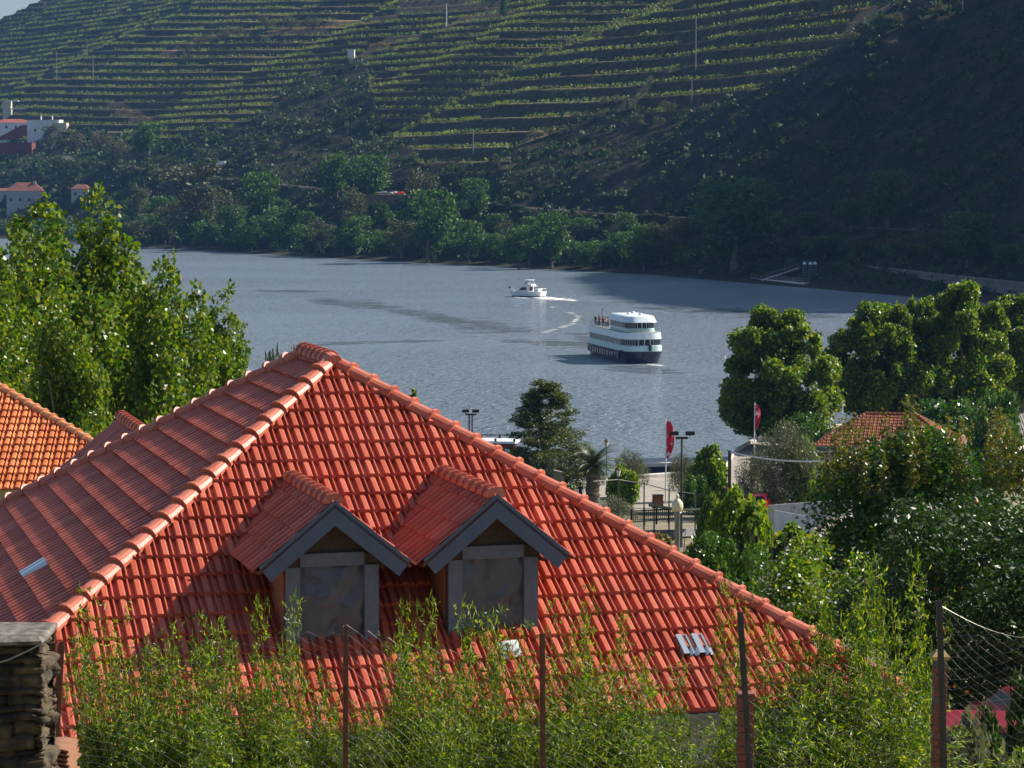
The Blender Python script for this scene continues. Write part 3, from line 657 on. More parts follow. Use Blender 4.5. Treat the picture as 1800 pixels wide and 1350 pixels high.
def skylight(px, py, u_slope):
    pass
def dormer(u0, v0, rear):
    def T(u, v, z):
        return P(HW - u, HD - v, z) if rear else P(u, v, z)
    vf = v0 - .25; hz = v0 * SLF
    d = MB(); w = .65
    # cheek walls follow the main roof up to where the dormer roof meets it
    ve = (DEV + .05) / SLF
    for sgn in (-1, 1):
        x0, x1 = u0 + sgn * w, u0 + sgn * (w - .08)
        d.add([T(x0, v0, hz - .1), T(x0, ve, DEV), T(x0, v0, DEV + .12), T(x1, v0, hz - .1), T(x1, ve, DEV), T(x1, v0, DEV + .12)], [(0, 1, 2), (3, 5, 4), (0, 2, 5, 3), (1, 4, 5, 2), (0, 3, 4, 1)])
    body = d.build('dormer', M['ochre'], house)
    g = MB(); tp = DEV + .09
    g.add([T(u0 - w, v0 + .02, tp), T(u0 + w, v0 + .02, tp), T(u0, v0 + .02, DAP - .12), T(u0 - w, v0 + .1, tp), T(u0 + w, v0 + .1, tp), T(u0, v0 + .1, DAP - .12)], [(0, 1, 2), (5, 4, 3), (0, 3, 4, 1), (1, 4, 5, 2), (2, 5, 3, 0)])
    g.build('gable_panel', M['darkwood_gap_shade'], body)
    f = MB()
    def bx(u1, u2, z1, z2, va, vb): f.loft([[T(u1, va, z1), T(u2, va, z1), T(u2, va, z2), T(u1, va, z2)], [T(u1, vb, z1), T(u2, vb, z1), T(u2, vb, z2), T(u1, vb, z2)]])
    bx(u0 - w, u0 - w + .2, hz - .05, DEV + .0, v0 - .06, v0 + .1); bx(u0 + w - .2, u0 + w, hz - .05, DEV + .0, v0 - .06, v0 + .1)
    bx(u0 - w + .203, u0 + w - .203, DEV + .0, DEV + .18, v0 - .055, v0 + .09); bx(u0 - w - .06, u0 + w + .06, hz - .14, hz - .05, v0 - .12, v0 + .1)
    f.build('window_frame', M['frame'], body)
    for sgn in (-1, 1):                                    # dark blocks stand in for shade in the gaps between beam end and rafters
        k = MB(); k.loft([[T(u0 + sgn * a, vv, z) for a, z in ((w - .2, DEV + .005), (w + .1, DEV - .08), (w - .02, DEV + .12), (w - .2, DEV + .17))] for vv in (v0 - .03, v0 + .08)]); k.build('gap_shade', M['darkwood_gap_shade'], body)
    n = 17; q = []; r = np.random.default_rng(int(u0 * 10)); ht = DEV - hz + .05
    for i in range(n):
        for j in range(n):
            fu, fz = i / (n - 1), j / (n - 1); sag = .05 * math.sin(math.pi * fu) * math.sin(math.pi * fz)
            wr = float(fbm(np.array(fu * 3.2 + fz * 2 + u0), np.array(fz * 4.0 - fu * 3 + u0), 3)) * .10
            q.append(T(u0 - w + .2 + fu * (2 * w - .4), v0 + .01 - sag * .5 + wr, hz - .05 + fz * ht))
    s = MB().add(q, [(i * n + j, (i + 1) * n + j, (i + 1) * n + j + 1, i * n + j + 1) for i in range(n - 1) for j in range(n - 1)])
    s.build('plastic_sheet', M['plastic'], body, smooth=True)
    bk = MB(); bk.loft([[T(u0 - w + .21, vv, hz - .05), T(u0 + w - .21, vv, hz - .05), T(u0 + w - .21, vv, DEV), T(u0 - w + .21, vv, DEV)] for vv in (v0 + .3, v0 + .32)]); bk.build('opening_shade_panel', M['black'], body)  # solid black panel standing in for the shade inside the window opening
    sl = (DAP - DEV) / DHALF; fas = MB(); ln = math.hypot(1, sl)
    for sgn in (-1, 1):
        nx, nz = sgn * sl / ln, 1 / ln; dn = .27; k0 = dn / nz
        ring = lambda v: [T(u0, v, DAP + .06), T(u0, v, DAP + .06 - k0), T(u0 + sgn * DHALF - nx * dn, v, DEV + .06 - nz * dn), T(u0 + sgn * DHALF, v, DEV + .06)]
        fas.loft([ring(vf), ring(vf + .04)])
    fas.build('fascia', M['fascia'], body)
    for sgn in (-1, 1):                                    # two small tiled slopes meeting the main roof
        e0 = T(u0 + sgn * DHALF, vf, DEV); r0 = T(u0, vf, DAP); back = T(u0, vf + 4, DAP) - r0
        ud = back.normalized(); sd = (r0 - e0).normalized(); nrm = ud.cross(sd)
        mp = T(0, 0, 0); mn = (Vector((0, 1, -1 / SLF)) if not rear else Vector((0, -1, -1 / SLF))).normalized()
        vdir = (r0 - e0); 
        b2 = T(u0 + sgn * DHALF, DEV / SLF, DEV); b3 = T(u0, DAP / SLF, DAP)
        dk = MB(); dn2 = Vector((0, 0, -.05)); dk.loft([[e0, b2, b3, r0], [e0 + dn2, b2 + dn2, b3 + dn2, r0 + dn2]]); dk.build('roof_deck', M['rust'], body)
        if nrm.z > 0: tile_slope('dormer_roof', e0 - sd * .03, ud, sd, 3.6, vdir.length, [(mp, mn)], M['tile'], body, gauge=vdir.length / 3.4, rise=.034, step=.032)
        else: tile_slope('dormer_roof', e0 - sd * .03 + ud * 3.6, -ud, sd, 3.6, vdir.length, [(mp, mn), (r0, -ud)], M['tile'], body, gauge=vdir.length / 3.4, rise=.034, step=.032)
    caps('ridge_tiles', T(u0, vf + .02, DAP), T(u0, DAP / SLF - .1, DAP), M['tile_cap'], body, .105, .36, .055)
m, t, p = newmat('clear_plastic_sheet'); M['plastic'] = m
p.inputs['Base Color'].default_value = (0.10, 0.107, 0.13, 1); p.inputs['Roughness'].default_value = 0.2; p.inputs['Alpha'].default_value = 0.8
for a in DORM: dormer(*a)

def on_slope(px, py, O, n):
    o = Vector((0, 0, CAMZ)); d = at(px, py, 1.0) - o
    Rm = Matrix.Rotation(PH, 3, 'Z'); Ow = Rm @ O + house.location; nw = Rm @ n
    t = (Ow - o).dot(nw) / d.dot(nw); w = o + d * t
    return Rm.inverted() @ (w - house.location)
m, t, p = newmat('glass_roof_tile'); M['glasstile'] = m
p.inputs['Base Color'].default_value = (0.55, 0.62, 0.68, 1); p.inputs['Roughness'].default_value = 0.12; p.inputs['Metallic'].default_value = 0.55
nF = Vector((1, 0, 0)).cross(Vector((0, HB, HH))).normalized(); nS = Vector((0, -1, 0)).cross(Vector((HW / 2, 0, HH))).normalized()
for (px, py, O, n, ud, sd) in ((1218, 1141, fl, nF, Vector((1, 0, 0)), Vector((0, HB, HH)).normalized()), (67, 1007, rl, nS, Vector((0, -1, 0)), Vector((HW / 2, 0, HH)).normalized())):
    c = on_slope(px, py, O, n); q = MB(); w2 = .235
    for k in (-1, 0):
        pu = [(0, 0), (.05, 1), (.40, 1), (.46, .05), (.60, 0), (.65, .9), (.72, .9), (.77, 0), (1, 0)]
        q.loft([[c + ud * ((k + fu) * w2) + sd * sv + n * (.055 + h2 + h * .055) for fu, h in pu] for sv, h2 in ((-.22, .032), (.2, .006))], 0, False, False, closed=False)
    q.build('skylight_tile', M['glasstile'], roof)
# ------------------------------------------------------------------ vegetation on the far bank
r3 = np.random.default_rng(21)
def cloud(name, C, k, sx, sz, size, m, label, cat, seed, asp=.8):
    r = np.random.default_rng(seed); n = len(C) * k
    off = unit(r.normal(size=(n, 3))) * r.random((n, 1)) ** .45
    sc = np.repeat(np.asarray(sx), k)[:, None] if hasattr(sx, '__len__') else sx
    P3 = np.repeat(C, k, 0) + off * np.array([1, 1, sz]) * sc
    A, B = rand_frames(n, r); L = size * r.uniform(.6, 1.4, n) * (np.repeat(np.asarray(sx), k) if hasattr(sx, '__len__') else 1)
    V, F = leaf_arrays(P3, A, B, L, L * asp)
    return tag(mesh_np(name, V, F, m), label, cat, kind='stuff')
# vine rows along the outer edge of every terrace
vc = []; vs = []
zq = QQ
for i in range(0, ns, 1):
    s = ss[i]; T = float(terr_h(s)); q = QQ[i]; w = Wt[i]
    qq = np.maximum.accumulate(q); k0, k1 = int(np.floor(qq[60])) + 1, int(np.floor(qq[-70]))
    for k in range(k0, k1):
        for fo in ((.07, .36) if s > -150 else (.1,)):
            j = int(np.searchsorted(qq, k + fo))
            if j >= nd - 1 or w[j] < .5 or DRY[i, j] > .4: continue
            x, y, z = Xf[i, j], Yf[i, j], Zf[i, j]; px, py = projpx(x, y, z)
            if not (-40 < px < 1840 and -40 < py < 470): continue
            gap = fbm(np.array(s / 26 + k * 3.1), np.array(k * 1.7), 2)
            if gap < -.26: continue
            for _ in range(2):
                vc.append((x + r3.normal() * .7, y + r3.normal() * .7, z + .75 + r3.random() * .3)); vs.append(r3.uniform(.45, .95) * (1 if s > -150 else 1.15))
vc = np.array(vc); vs = np.array(vs)
cloud('vine_rows', vc, 6, vs, 1.35, .85, M['lf_vine'], 'rows of grape vines along every terrace of the far hillside', 'vines', 31)
# scrub between and below the terraces
n0 = 60000; ii = r3.integers(0, ns, n0); jj = r3.integers(0, nd - 60, n0)
X0, Y0, Z0, W0, R0 = Xf[ii, jj], Yf[ii, jj], Zf[ii, jj], Wt[ii, jj], RD[ii, jj]; px, py = projpx(X0, Y0, Z0)
cl = fbm(ii / 9, jj / 22, 3)
ok = (px > -60) & (px < 1860) & (py > -50) & (py < 520) & (Z0 > 1.0) & (~R0) & (DRY[ii, jj] < .4) & (((W0 < .5) & (cl > -.28)) | ((W0 >= .5) & (FR[ii, jj] > .62) & (r3.random(n0) < .5)))
Cs = np.stack([X0, Y0, Z0 + .5], -1)[ok]; sz = r3.uniform(.6, 1.0, len(Cs)) * (1 + 2.2 * r3.random(len(Cs)) ** 2.5) * np.where(W0[ok] > .5, .45, 1)
Cs[:, 2] += sz * .25
cloud('hillside_scrub', Cs, 13, sz, .85, .75, M['lf_scrub'], 'dark scrub covering the steep slopes of the far bank', 'scrub', 33)
dry = r3.random(len(Cs)) < .0
# single trees of the far bank
GRP_BANK = 'dark trees crowding the far river bank'
proto = {k: make_tree(nm, k, sd, (0, 0, 0), lab, cat) for k, nm, sd, lab, cat in (
    ('far_round', 'bank_tree', 41, 'x', 'tree'), ('far_grey', 'bank_tree', 42, 'x', 'tree'), ('far_olive', 'olive_tree', 43, 'x', 'tree'), ('far_cypress', 'cypress_tree', 44, 'x', 'tree'))}
UH = {'far_round': 9.6, 'far_grey': 11.2, 'far_olive': 4.3, 'far_cypress': 9.9}; UW = {'far_round': 7.6, 'far_grey': 6.2, 'far_olive': 4.6, 'far_cypress': 1.15}
used = set()
def far_tree(kind, px, base, top, wpx, label, group=None):
    P0 = hit_far(px, base); sc = FPX / P0.y; h = (base - top) / sc; s = h / UH[kind]; sxy = (wpx / sc) / (UW[kind] * s)
    rz = random.uniform(0, 6.28)
    if kind not in used:
        used.add(kind); o = proto[kind]; o.location = P0; o.scale = (s * sxy, s * sxy, s); o.rotation_euler = (0, 0, rz); o['label'] = label
        if group: o['group'] = group
        return o
    return place(proto[kind], P0, s, rz, label, group, sxy)
spec = [
 ('far_round', 262, 278, 214, 66, 'bright green round tree above the bend of the far road'),
 ('far_grey', 345, 425, 270, 125, 'tallest grey green tree on the far bank, broad and billowy'),
 ('far_grey', 245, 400, 318, 40, 'slim pale grey tree standing alone left of the tallest bank tree'),
 ('far_round', 455, 425, 302, 84, 'round green bank tree right of the tallest grey one'),
 ('far_grey', 402, 430, 336, 60, 'pale grey tree squeezed between the tallest and the round green one'),
 ('far_grey', 628, 430, 324, 62, 'brownish grey tree below the parked cars on the far bank'),
 ('far_round', 646, 362, 273, 84, 'dark green tree just left above the cars on the far bank'),
 ('far_round', 592, 352, 268, 66, 'dark green tree two crowns left of the cars on the far bank'),
 ('far_round', 752, 462, 332, 110, 'broad sunlit tree at the water right of the far parked cars'),
 ('far_olive', 742, 352, 293, 66, 'olive green tree just above the far road right of the cars'),
 ('far_round', 832, 398, 313, 62, 'dark narrow tree under the lowest vine terrace'),
 ('far_round', 970, 472, 372, 74, 'sunlit green tree at the water behind the motor yacht'),
 ('far_round', 912, 474, 400, 62, 'low rounded tree at the water left of the sunlit one by the yacht'),
 ('far_olive', 886, 432, 384, 36, 'small yellowish bush tree beside the far footpath'),
 ('far_round', 1292, 476, 312, 185, 'largest dark tree on the far bank, with one sunlit tip'),
 ('far_round', 1560, 405, 298, 96, 'dark round tree on the shaded slope above the stone quay'),
 ('far_round', 1700, 470, 372, 110, 'dark broad tree at the right end of the stone quay'),
 ('far_grey', 90, 262, 216, 42, 'grey green tree touching the white hillside house'),
 ('far_olive', 132, 270, 228, 48, 'grey olive tree right of the white hillside house'),
 ('far_olive', 178, 268, 230, 46, 'silvery olive tree second from the white hillside house'),
 ('far_olive', 208, 275, 244, 34, 'small olive tree at the end of the wall by the white house'),
 ('far_cypress', 885, 28, -34, 14, 'dark tall cypress on the top terrace, cut by the frame'),
 ('far_cypress', 988, 212, 188, 7, 'small dark cypress at the right end of a terrace'),
 ('far_cypress', 1103, 193, 168, 7, 'small dark cypress on the spur among the olives'),
]
for (x, t) in ((470, 27), (512, 28), (551, 30)): spec.append(('far_olive', x, 52, t, 33, {470: 'first of three round olives on the path edge at the top of the hill, leftmost', 512: 'middle of three round olives on the path edge at the top of the hill', 551: 'rightmost of three round olives on the path edge at the top of the hill'}[x]))
for a in spec: far_tree(*a)
OL = 'grey olive tree on the upper spur of the far hillside'
for (x, b, t, w) in ((350, 84, 62, 30), (372, 80, 60, 32), (395, 72, 52, 30), (420, 66, 47, 28), (330, 110, 92, 24), (1060, 192, 168, 34), (1085, 186, 166, 30), (1145, 160, 132, 26), (1175, 200, 176, 30), (1050, 212, 194, 26), (1120, 215, 198, 26), (1160, 222, 204, 26), (1010, 212, 196, 22), (940, 248, 228, 34), (965, 240, 222, 24), (1240, 200, 182, 24), (1370, 140, 118, 26), (1500, 78, 54, 34), (1185, 138, 118, 26), (1650, 30, 6, 40), (1570, 42, 22, 40)):
    far_tree('far_olive', x, b, t, w, OL, 'olive trees scattered on the far hillside')
BK = 'dark leafy tree in the shaded belt along the far waterline'
rr_ = random.Random(9)
for x in list(range(205, 1190, 33)) + list(range(1395, 1800, 62)):
    yb = float(np.interp(x, [0, 210, 690, 1200, 1500, 1800], [414, 430, 458, 482, 462, 480])) - 2
    h = rr_.uniform(38, 78) * (1.0 if x > 300 else .8); far_tree(rr_.choice(['far_round', 'far_round', 'far_round', 'far_grey']), x + rr_.uniform(-8, 8), yb - rr_.uniform(0, 14), yb - h - 6, rr_.uniform(48, 84), BK, GRP_BANK)
for x in range(225, 1500, 66):
    yb = float(np.interp(x, [0, 210, 690, 1200, 1500], [390, 395, 410, 425, 405])); h = rr_.uniform(34, 62)
    far_tree(rr_.choice(['far_round', 'far_round', 'far_olive']), x + rr_.uniform(-20, 20), yb, yb - h, rr_.uniform(44, 70), BK, GRP_BANK)

# undergrowth hanging over the far waterline
sg = np.arange(-420, 700, 2.0); ug = []
for s_ in sg:
    for q in (.5, 4.5, 9):
        d_ = float(shore_off(s_)) + q + r3.normal() * 1.2; x_, y_ = from_sd(s_, d_); px_ = projpx(x_, y_, 1.0)[0]
        if -50 < px_ < 1215: ug.append((x_, y_, float(far_z(np.array(s_), np.array(d_))) + 1.2))
cloud('bank_undergrowth', np.array(ug), 34, r3.uniform(1.4, 3.2, len(ug)), .95, .42, M['lf_far'], 'dark undergrowth hanging over the far waterline', 'undergrowth', 35)

# ------------------------------------------------------------------ trees and shrubs on the near side
def near_at(px, Y): return gpt(px, Y)
def fit(kind_h, Y, px, top):
    g = gpt(px, Y); zt = at(px, top, Y).z; return g, (zt - g.z) / kind_h
def palm(loc):
    e = empty('palm_tree', loc, 0, 'date palm with arching fronds and a thick shaggy trunk on the promenade', 'palm tree'); r = random.Random(4); b = MB(); h = 2.9
    pts = [(0, 0, -.2)] + [(.03 * math.sin(i), .03 * math.cos(i), h * i / 14) for i in range(15)]
    b.tube(pts, [.5] + [(.46 if i % 2 else .40) * (1 if i < 11 else 1.15) for i in range(15)], 10); b.build('trunk', M['bark'], e)
    b = MB()
    for k in range(58):
        a = r.uniform(0, 6.28); el = R(r.uniform(-35, 82)); L = r.uniform(2.0, 2.7); n = 12; prev = None; spine = []
        for i in range(n + 1):
            t = i / n; ang = el - t * t * R(75); 
            prev = Vector((0, 0, h)) if prev is None else prev + Vector((math.cos(a) * math.cos(ang), math.sin(a) * math.cos(ang), math.sin(ang))) * L / n
            spine.append(prev)
        side = Vector((-math.sin(a), math.cos(a), 0))
        b.tube(spine, [.03 * (1 - i / (n + 2)) for i in range(n + 1)], 4)
        for i in range(2, n + 1):
            for sg in (-1, 1):
                for q in (0, .5):
                    p = spine[i - 1].lerp(spine[i], q); d = (spine[i] - spine[i - 1]).normalized(); ll = .5 * math.sin(math.pi * (.15 + .8 * i / (n + 1)))
                    tip = p + (side * sg * .85 + d * .6 + Vector((0, 0, -.12))).normalized() * ll; w = d * .03
                    b.add([p - w, tip, p + w], [(0, 1, 2)])
    b.build('crown', M['lf_palm'], e); return e
M['lf_palm'] = mat('palm_frond', (0.055, 0.085, 0.025), 0.4, (0.085, 0.11, 0.035), 3.0)
palm(gpt(1043, 222)).scale = (1.5, 1.5, 1.15)
PO = 'poplars between the house and the river'
g, s = fit(20.2, 112, 55, 322); po1 = make_tree('poplar_tree', 'poplar', 51, g, 'tall leafy poplar at the left edge of the view', 'tree', PO); po1.scale = (s * 1.0, s * 1.0, s)
po2 = make_tree('poplar_tree', 'poplar', 52, (0, 0, 0), 'tallest poplar, its tip highest of all behind the left roof', 'tree', PO)
g, s = fit(20.2, 118, 158, 306); po2.location = g; po2.scale = (s * .95, s * .95, s)
for (src, px, Y, top, sx, rz, lab) in ((po1, 298, 108, 410, .82, 2.0, 'poplar with a two pointed tip standing against the water'), (po2, 400, 114, 470, .74, 4.0, 'shortest poplar at the right end of the row, next to the roof peak'), (po2, -30, 104, 372, .8, 1.0, 'poplar half outside the left edge of the view'), (po1, 225, 128, 400, .85, 3.6, 'poplar set back between the tallest one and the two pointed one'), (po1, 350, 122, 505, .8, 5.1, 'low poplar filling the gap behind the two rightmost poplars'), (po2, 110, 98, 470, .75, 2.7, 'poplar nearest to the orange tiled roof')):
    g, s = fit(20.6, Y, px, top); place(po, g, s, rz, lab, PO, sx) if False else place(src, g, s, rz, lab, PO, sx)
PL = 'plane trees on the near quay'
g, s = fit(15.3, 272, 1365, 536); pl1 = make_tree('plane_tree', 'plane', 61, g, 'leftmost broad plane tree, its low branches over the water', 'tree', PL); pl1.scale = (s * 1.06, s * 1.06, s)
pl2 = make_tree('plane_tree', 'plane', 62, (0, 0, 0), 'second plane tree from the left on the quay', 'tree', PL)
g, s = fit(15.3, 288, 1548, 522); pl2.location = g; pl2.scale = (s * .98,) * 2 + (s,)
for (src, px, Y, top, sx, rz, lab) in ((pl1, 1690, 290, 492, .84, 2.2, 'tallest plane tree, third from the left on the quay'), (pl2, 1800, 305, 508, .95, 1.2, 'plane tree at the right edge of the view'), (pl2, 1622, 312, 514, .6, 3.3, 'slim plane tree set back behind the second and third')):
    g, s = fit(15.3, Y, px, top); place(src, g, s, rz, lab, PL, sx)
g, s = fit(10.7, 226, 958, 658); sw = make_tree('conifer_tree', 'swamp_cypress', 71, g, 'feathery pyramid shaped conifer on the promenade above the roof edge', 'tree'); sw.scale = (s * 1.36, s * 1.36, s)

bu = make_tree('round_bush', 'bush', 81, (0, 0, 0), 'clipped dark green dome bush behind the right hip of the roof', 'bush')
bb = make_tree('leafy_bush', 'bright_bush', 82, (0, 0, 0), 'small yellow green tree right of the palm', 'small tree')
ol = make_tree('olive_tree', 'olive', 83, (0, 0, 0), 'rounded grey olive tree left of the terracotta roof', 'tree')
M['lf_dry2'] = M['lf_dry']
UHn = {id(bu): 1.95, id(bb): 2.25, id(ol): 2.2}; UWn = {id(bu): 1.5, id(bb): 1.42, id(ol): 1.55}; seen = set()
def shrub(src, px, Y, top, hw, label, crownmat=None, group=None, base=None, cat=None, name=None):
    g = gpt(px, Y) if base is None else at(px, base, Y); zt = at(px, top, Y).z; s = (zt - g.z) / UHn[id(src)]; sxy = (hw / FPX * Y) / (UWn[id(src)] * s)
    if id(src) not in seen:
        seen.add(id(src)); o = src; o.location = g; o.scale = (s * sxy, s * sxy, s); o['label'] = label
    else: o = place(src, g, s, random.uniform(0, 6.28), label, group, sxy)
    if crownmat or name:
        for c in o.children:
            if c.name.startswith('foliage') and crownmat: c.data = c.data.copy(); c.data.materials[0] = crownmat
    if cat: o['category'] = cat
    if name: o.name = name
    return o
shrub(bu, 1277, 95, 926, 84, 'clipped dark green dome bush behind the right hip of the roof')
shrub(bb, 1097, 214, 818, 36, 'small yellow green tree right of the palm')
shrub(ol, 1392, 206, 742, 74, 'rounded grey olive tree left of the terracotta roof')
shrub(bu, 490, 140, 588, 55, 'dark domed tree top just left of the roof peak', M['lf_olive'])
shrub(ol, 1085, 196, 872, 48, 'grey green shrub in front of the small yellow green tree')
shrub(bb, 968, 190, 812, 24, 'pale leafy shrub at the old wooden posts', M['lf_olive'])
shrub(bb, 1246, 212, 782, 52, 'dark leafy tree right of the floodlight mast', M['lf_plane'])
shrub(ol, 1200, 222, 800, 30, 'thin grey shrub behind the floodlight mast')
shrub(ol, 1335, 212, 796, 44, 'lower grey green olive under the rounded one')
shrub(bb, 1418, 206, 770, 46, 'bright leafy tree below the rounded olive', M['lf_plane'])
shrub(bb, 1475, 209, 800, 50, 'leafy bush touching the eave of the terracotta house', M['lf_plane'])
shrub(bb, 1545, 207, 822, 46, 'leafy bush right under the terracotta roof', M['lf_plane'])
shrub(bu, 1760, 235, 676, 62, 'dark dense shrub below the rightmost plane tree')
shrub(ol, 1110, 226, 792, 40, 'thin grey shrub at the quay edge right of the palm')
shrub(bu, 905, 214, 800, 70, 'dark bush at the foot of the feathery conifer')
shrub(bb, 1000, 218, 852, 22, 'small dark bush beside the palm trunk', M['lf_dark'])
for i, (px, Y, top, hw, mm, lab) in enumerate(((1110, 150, 930, 50, 'lf_dry', 'tall dry yellow stalks left of the globe lamp'), (1165, 146, 938, 42, 'lf_dry', 'dry yellow stalks directly behind the globe lamp'), (1060, 158, 905, 34, 'lf_bright', 'green stalks at the left end of the dry patch'), (1230, 140, 950, 40, 'lf_dry', 'dry brownish plants right of the globe lamp'))):
    shrub(bb, px, Y, top, hw, lab, M[mm], cat='plant', name='garden_plant')
shrub(bb, 1300, 122, 856, 70, 'climbing vine heaped over the trellis behind the dome bush', M['lf_bright'], name='climbing_vine', cat='vine')
shrub(bb, 1395, 124, 922, 74, 'climbing vine along the middle of the trellis', M['lf_plane'], name='climbing_vine', cat='vine')
shrub(bb, 1480, 126, 932, 66, 'climbing vine at the shaded right end of the trellis', M['lf_dark'], name='climbing_vine', cat='vine')
shrub(bu, 1215, 112, 965, 40, 'low dark bush between the globe lamp and the dome bush')
shrub(bb, 1335, 86, 1075, 60, 'yellow green bush hugging the lower right hip of the roof', M['lf_bright'])

def citrus(loc, s, hw):
    e = empty('orange_tree', loc, 0, 'large dark glossy orange tree with a few ripe oranges', 'tree'); r = np.random.default_rng(91)
    lb = blobs(r, 90, 0, 0, 3.4, 2.9, 2.9, 3.4, .5, 1.0); crown('crown', lb, 52000, .15, M['lf_orange'], e, 91, .42, .1, .45)
    trunk(e, 3.2, .2, [(1.2, 1.4, .5, 1.8), (1.6, -1.3, .4, 1.7), (1.9, .2, -1.4, 1.6)], M['bark'], 91)
    for i in range(34):
        l = lb[int(r.integers(len(lb)))]; d = r.normal(size=3); d[1] = -abs(d[1]) ; d /= np.linalg.norm(d); b = MB(); p = np.array(l[:3]) + d * l[3] * .95
        b.ball((0, 0, 0), .05, 5); o = b.build('orange', M['orange'], e, True); o.location = p
    e.scale = (s * hw, s * hw, s); return e
g, s = fit(7.2, 52, 1735, 815); citrus(gpt(1752, 52), s, 1.16)
def shoots(loc, s, w):
    e = empty('shrub_tree', loc, 0, 'tree with upright yellowish shoots in front of the terracotta house', 'tree'); r = np.random.default_rng(92); lb = blobs(r, 50, 0, 0, 2.8, 2.5, 2.0, 2.5, .5, .9)
    crown('crown', lb, 26000, .15, M['lf_dark'], e, 92, .5, .1, .4)
    up = []
    for i in range(46):
        x, y = r.uniform(-2.4, 2.4), r.uniform(-1.6, 1.6); h0 = 4.2 - .22 * x * x * .5; H = r.uniform(.8, 2.2)
        for z in np.arange(0, H, .12): up.append((x + z * r.normal() * .05, y + z * r.normal() * .05, h0 + z, .17 * (1 - z / H * .6), .17 * (1 - z / H * .6), .15))
    crown('shoots', up, 11000, .1, M['lf_shoot'], e, 93, .5, .1, .2)
    trunk(e, 3, .16, [(1.2, 1.2, .5, 1.6), (1.5, -1.2, .3, 1.6)], M['bark'], 92); e.scale = (s * w, s * w, s)
M['lf_shoot'] = leafmat('young_shoot_leaf', [(0.05, 0.09, 0.014), (0.09, 0.11, 0.02), (0.15, 0.12, 0.03)], 0.4, 0.4, (1.7, 1.5, 0.4))
g, s = fit(6.0, 84, 1655, 716); shoots(g, s, 1.22)
def rose(loc, s, w):
    e = empty('rose_bush', loc, 0, 'big sprawling bush dotted with white flowers beside the roof corner', 'bush'); r = np.random.default_rng(94); lb = blobs(r, 34, 0, 0, 1.3, 1.5, 1.4, 1.1, .3, .55)
    crown('foliage', lb, 10000, .12, M['lf_plane'], e, 94, .6, .1, .4); trunk(e, 1.2, .06, [(.3, .7, .3, .8), (.5, -.7, .2, .8)], M['bark'], 94, name='stem')
    C, dr = lobes_cloud(lb, 460, r, .98); A, B = rand_frames(460, r); V, F = leaf_arrays(C, A, B, np.full(460, .095), np.full(460, .09)); mesh_np('blossoms', V, F, M['petal'], e); e.scale = (s * w, s * w, s)
g, s = fit(2.55, 72, 1452, 962); rose(g, s, 1.1)
def plume(px, Y, top, w):
    g = gpt(px, Y); h = at(px, top, Y).z - g.z; e = empty('young_tree', g, 0, 'thin green tree tip showing above the right hip of the roof', 'small tree'); r = np.random.default_rng(95)
    lb = []; z = h * .4
    while z < h: f = (z / h - .4) / .6; q = w * (1 - f * .75); lb.append((r.normal() * q * .3, r.normal() * q * .3, z, q * .7, q * .7, q * .8)); z += q * .7
    crown('crown', lb, 2600, .16, M['lf_poplar'], e, 95, .7, .1, .3); trunk(e, h * .97, .07, [], M['bark'], 95)
plume(725, 128, 682, .55)

# ------------------------------------------------------------------ bamboo in front of the house
def bamboo(kind, seed, loc, label, nc, H, spread, nl):
    e = empty('bamboo_clump', loc, 0, label, 'bamboo', 'bamboo clumps along the wire fence'); r = np.random.default_rng(seed); C = []; A = []; cu = MB()
    for i in range(nc):
        a = r.uniform(0, 6.28); d = spread * math.sqrt(r.random()); h = H * (r.uniform(.4, .68) if i > 3 + nc * .22 else r.uniform(.72, 1.0)) * (1 - .15 * d / spread); lean = r.uniform(.04, .26); la = a + r.normal() * .7; pts = []
        for k in range(9):
            t = k / 8; b = lean * h * t ** 2.2
            pts.append(Vector((d * math.cos(a) + b * math.cos(la), d * math.sin(a) + b * math.sin(la), h * t * (1 - .06 * lean * t) - (.2 if k == 0 else 0))))
        cu.tube(pts, [.011 * (1 - .8 * k / 8) for k in range(9)], 5)
        for j in range(int(nl / nc / 7)):                  # leafy twigs at the nodes
            t = r.uniform(.12, 1.0) ** 1.15; q = t * 8; k = min(7, int(q)); p = pts[k].lerp(pts[k + 1], q - k); ta = r.uniform(0, 6.28); tl = r.uniform(.08, .36) * (1.15 - .6 * t)
            tw = Vector((math.cos(ta), math.sin(ta), r.uniform(-.15, .65))).normalized(); e2 = p + tw * tl
            if r.random() < .5: cu.tube([p, e2], [.003, .0015], 3, cap=False)
            for n_ in range(7):
                f = r.uniform(.3, 1.08); ld = (tw * .7 + Vector(r.normal(size=3)) * .62 + Vector((0, 0, -.16))).normalized(); L = r.uniform(.045, .095)
                c = p + tw * tl * f + ld * L * .5; C.append(tuple(c)); A.append(tuple(ld) + (L,))
    C = np.array(C); AA = np.array(A); L = AA[:, 3]; A = AA[:, :3]; t = r.normal(size=A.shape); B = unit(np.cross(A, t))
    V, F = leaf_arrays(C, A, B, L, L * r.uniform(.15, .24, len(L)), .3)
    mesh_np('leaves', V, F, M['lf_bamboo'], e); cu.build('culms', M['culm'], e)
    return e
BZ = 26.35
bprot = [bamboo(0, 101, (0, 0, 0), 'x', 34, 2.6, .42, 17000), bamboo(1, 102, (0, 0, 0), 'x', 52, 2.4, .52, 27000), bamboo(2, 103, (0, 0, 0), 'x', 18, 2.7, .30, 7000)]
